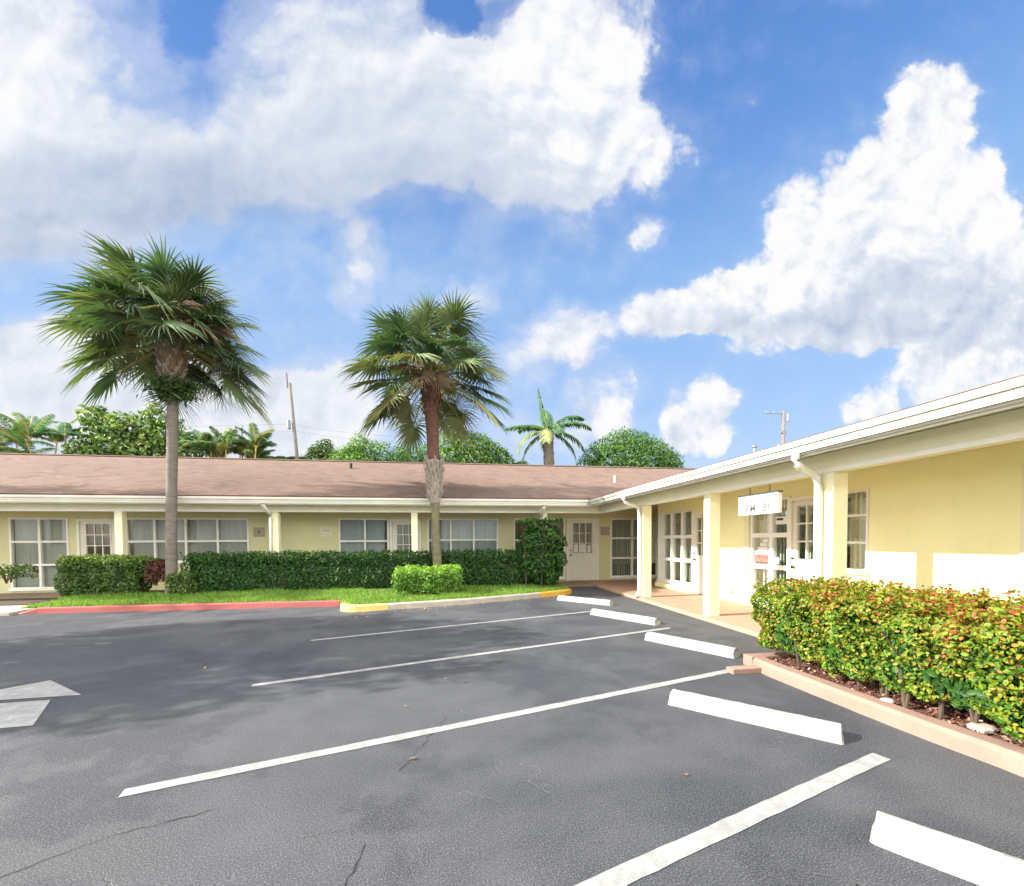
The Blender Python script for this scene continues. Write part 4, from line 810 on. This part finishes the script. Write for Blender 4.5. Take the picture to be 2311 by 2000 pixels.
# feather palms
def feather(specs, rnd, nl=34, wl=.035):
    V = []; F = []; T = []; rib = MB()
    for (o, az, el, L, sag, leaf, tn) in specs:
        h = Vector((math.cos(az), math.sin(az), 0)); side = Vector((-h.y, h.x, 0)); p = Vector(o); pts = []
        for k in range(nl+1):
            s = k/nl; e = el-sag*s**1.3; d = h*math.cos(e)+Vector((0, 0, math.sin(e))); pts.append((p.copy(), d)); p = p+d*(L/nl)
        rib.tube([q[0] for q in pts[::4]], [.035*(1-i/(len(pts[::4]))*.8) for i in range(len(pts[::4]))], 5)
        for k in range(4, nl+1):
            c, d = pts[k]; s = k/nl; ll = leaf*math.sin(math.pi*(.12+.80*s))**.6*rnd.uniform(.85, 1.1); up = side.cross(d)
            if up.z < 0: up = -up
            for sg_ in (-1, 1):
                for rep in range(2):
                    dd = (side*sg_+d*rnd.uniform(.35, .6)+up*rnd.uniform(-.1, .25)).normalized(); i = len(V); w = d*wl; cc = c+d*rnd.uniform(0, L/nl)
                    for q, wf in ((0, .6), (.5, 1), (1, .08)):
                        x = cc+dd*ll*q-Vector((0, 0, 1))*ll*.55*q*q; V.append(tuple(x-w*wf)); V.append(tuple(x+w*wf)); T += [tn]*2
                    F += [(i, i+1, i+3, i+2), (i+2, i+3, i+5, i+4)]
    return np.array(V), np.array(F), np.array(T), rib
def featherpalm(name, loc, hub, specs, lab, tr, m='bark1', leafm='frondfar', seed=0, wl=.06, stemm='petiole', extra=()):
    rnd = random.Random(seed); root = empty(name, loc, lab, 'palm tree', BG); V, F, T, rib = feather(specs, rnd, wl=wl); a = fastmesh('fronds', V, F, M[leafm], None, T); b = rib.obj('leaf_stalks', M[stemm])
    t = MB()
    for (pts, rad) in tr: t.tube(pts, rad, 9)
    t = t.obj('trunk', M[m], smooth=True); adopt(root, a, b, t)
    for nm, mb, mm in extra: adopt(root, mb.obj(nm, M[mm])) if False else adopt(root, (lambda o: o)(mb.obj(nm, M[mm])))
    return root
hx, hz = 7.43, 9.5
cs = [((hx, 30, hz), a, e, L, s, .62, t) for a, e, L, s, t in ((math.pi*.97, 1.75, 3.0, .35, .3), (math.pi*.5, 1.3, 2.4, .8, .4), (.1, .95, 3.2, 1.35, .35), (-.15, .62, 3.3, 1.3, .4), (math.pi, .35, 3.2, .75, .4), (3.3, .05, 3.2, 1.55, .8), (-.25, .0, 3.3, 1.3, .35), (-.3, -.35, 3.2, 1.2, .3), (3.0, -.35, 2.9, 1.1, .75), (-1.4, .5, 2.4, 1.8, .5), (-1.9, .1, 2.4, 1.5, .9), (1.4, .2, 2.6, 1.3, .4), (2.4, .7, 2.8, 1.3, .4))]
cs[0] = ((hx, 30, hz), math.pi, 1.25, 3.0, -.15, .5, .25)
co_ = MB(); rd = random.Random(4)
for k in range(26): a = rd.uniform(0, 6.28); z = hz-.4-rd.random()*2.2; co_.tube([(hx+.3*math.cos(a), 30+.35*math.sin(a), z+.1), (hx+.38*math.cos(a), 30+.38*math.sin(a), z-.12)], [.1, .06], 6)
featherpalm('coconut_palm', (hx, 30, 0), None, cs, 'coconut palm with arching feather fronds left of the dense dome shaped tree', [([(hx, 30, 0), (hx, 30, 5), (hx, 30, 7.5), (hx, 30, 9.4)], [.3, .24, .4, .3])], seed=3, extra=[('seed_cluster', co_, 'deadfrond')])
# left areca clumps
def clump(cx, cy, ztop, n, spread, L, seed, lab, tb=.0, name='areca_palm', leaf=.42):
    rd = random.Random(seed); sp_ = []; tr = []
    for k in range(n):
        x = cx+rd.uniform(-spread, spread); y = cy+rd.uniform(-.8, .8); z = ztop-L*.75-rd.random()*1.2; tr.append(([(cx+(x-cx)*.4, y, 0), (x, y, z)], [.05, .04]))
        for j in range(9): a = rd.uniform(0, 6.28); sp_.append(((x, y, z), a, rd.uniform(.6, 1.45), L*rd.uniform(.7, 1.1), rd.uniform(.7, 1.3), leaf, min(1, max(0, rd.gauss(.5+tb, .3)))))
    featherpalm(name, (cx, cy, 0), None, sp_, lab, tr, 'bloom', seed=seed, stemm='bloom', wl=.02)
clump(-26.4, 30, 9.5, 9, 2.0, 2.2, 21, 'large areca palm clump above the roof at the left edge', .05)
featherpalm('thin_palm', (-23.45, 30, 0), None, [((-23.45, 30, 8.2), a, e, 1.5, 1.0, .35, .3) for a, e in ((3.0, .7), (.1, .8), (1.5, .9), (3.6, .3), (-.3, .4), (2.2, 1.2))], 'small thin palm between the left areca clump and the broadleaf tree', [([(-23.45, 30, 0), (-23.45, 30, 8.2)], [.07, .05])], seed=9)
clump(-13.9, 30, 8.9, 10, 1.8, 1.7, 22, 'areca palm clump with yellow stems between the taller palm and the wooden pole', .0)
featherpalm('thin_palm', (-11.6, 31, 0), None, [((-11.6+dx, 31, 7.0), a, e, 1.2, 1.0, .3, .5) for dx in (-.6, .2, .8) for a, e in ((3.0, .7), (.1, .8), (1.5, .9), (3.6, .3), (-.3, .4))], 'low feathery palm tops just left of the wooden pole', [([(-11.6, 31, 0), (-11.6, 31, 7)], [.07, .05])], seed=10)
sk_ = MB(); sk_.tube([(-13.55, 30.5, 0), (-13.55, 30.5, 8.6), (-13.5, 30.5, 9.35)], [.06, .05, .015], 6); tag(sk_.obj('spear_pole', M['polewood']), 'thin dark spike rising from the areca palm clump with yellow stems', 'pole')
# utility poles
up = empty('utility_pole', (-9.9, 30, 0), 'leaning wooden utility pole left of the shorter palm', 'utility pole')
a = MB(); a.tube([(-9.55, 30, 0), (-9.95, 30, 7.1), (-10.32, 30, 12.1)], [.16, .125, .095], 10); a = a.obj('pole', M['polewood'], smooth=True)
b = MB(); b.tube([(-10.45, 30, 11.8), (-10.5, 30, 12.75)], [.05, .04], 6); b.box(-10.5, -10.2, 29.97, 30.03, 11.95, 12.02); b = b.obj('bracket', M['polewood'])
c = MB(); c.tube([(-10.35, 29.8, 9.0), (-10.38, 29.8, 9.55)], .12, 8); c = c.obj('insulator_box', M['steel']); adopt(up, a, b, c)
u2 = empty('utility_pole', (26.85, 30, 0), 'distant pole with a crossarm above the right wing gutter', 'utility pole')
a = MB(); a.tube([(26.85, 30, 0), (26.85, 30, 11.8)], [.2, .12], 10); a = a.obj('pole', M['polewood'], smooth=True)
b = MB(); b.box(25.2, 26.9, 29.97, 30.03, 11.52, 11.57); 
for x in (25.3, 26.0): b.tube([(x, 30, 11.6), (x, 30, 11.75)], .03, 6)
b.tube([(27.1, 29.8, 10.9), (27.1, 29.8, 11.5)], .1, 8); b.box(26.6, 27.1, 29.9, 30.1, 10.0, 10.15); b.tube([(26.5, 30, 8.6), (26.5, 30, 9.1)], .2, 8); b = b.obj('crossarm', M['steel']); adopt(u2, a, b)
rv = MB(); rv.tube([(24.3, 30, 6), (24.3, 30, 8.8)], .12, 8); rv.tube([(24.3, 30, 8.8), (24.3, 30, 8.92)], .2, 10); tag(rv.obj('roof_vent', M['steel']), 'small metal vent top showing above the right wing gutter left of the distant pole', 'vent')
pl = MB()
for z in (0, .4): pl.tube([(-9.95+13*i/14, 30, 9.3-z-4*.5*(i/14)*(1-i/14)) for i in range(15)], .004, 4)
for z in (0, .5): pl.tube([(-48+38*i/12, 30, 9.4-z-4*.7*(i/12)*(1-i/12)) for i in range(13)], .005, 4)
tag(pl.obj('power_line', M['metal']), 'thin overhead wires strung from the leaning pole', 'wire')
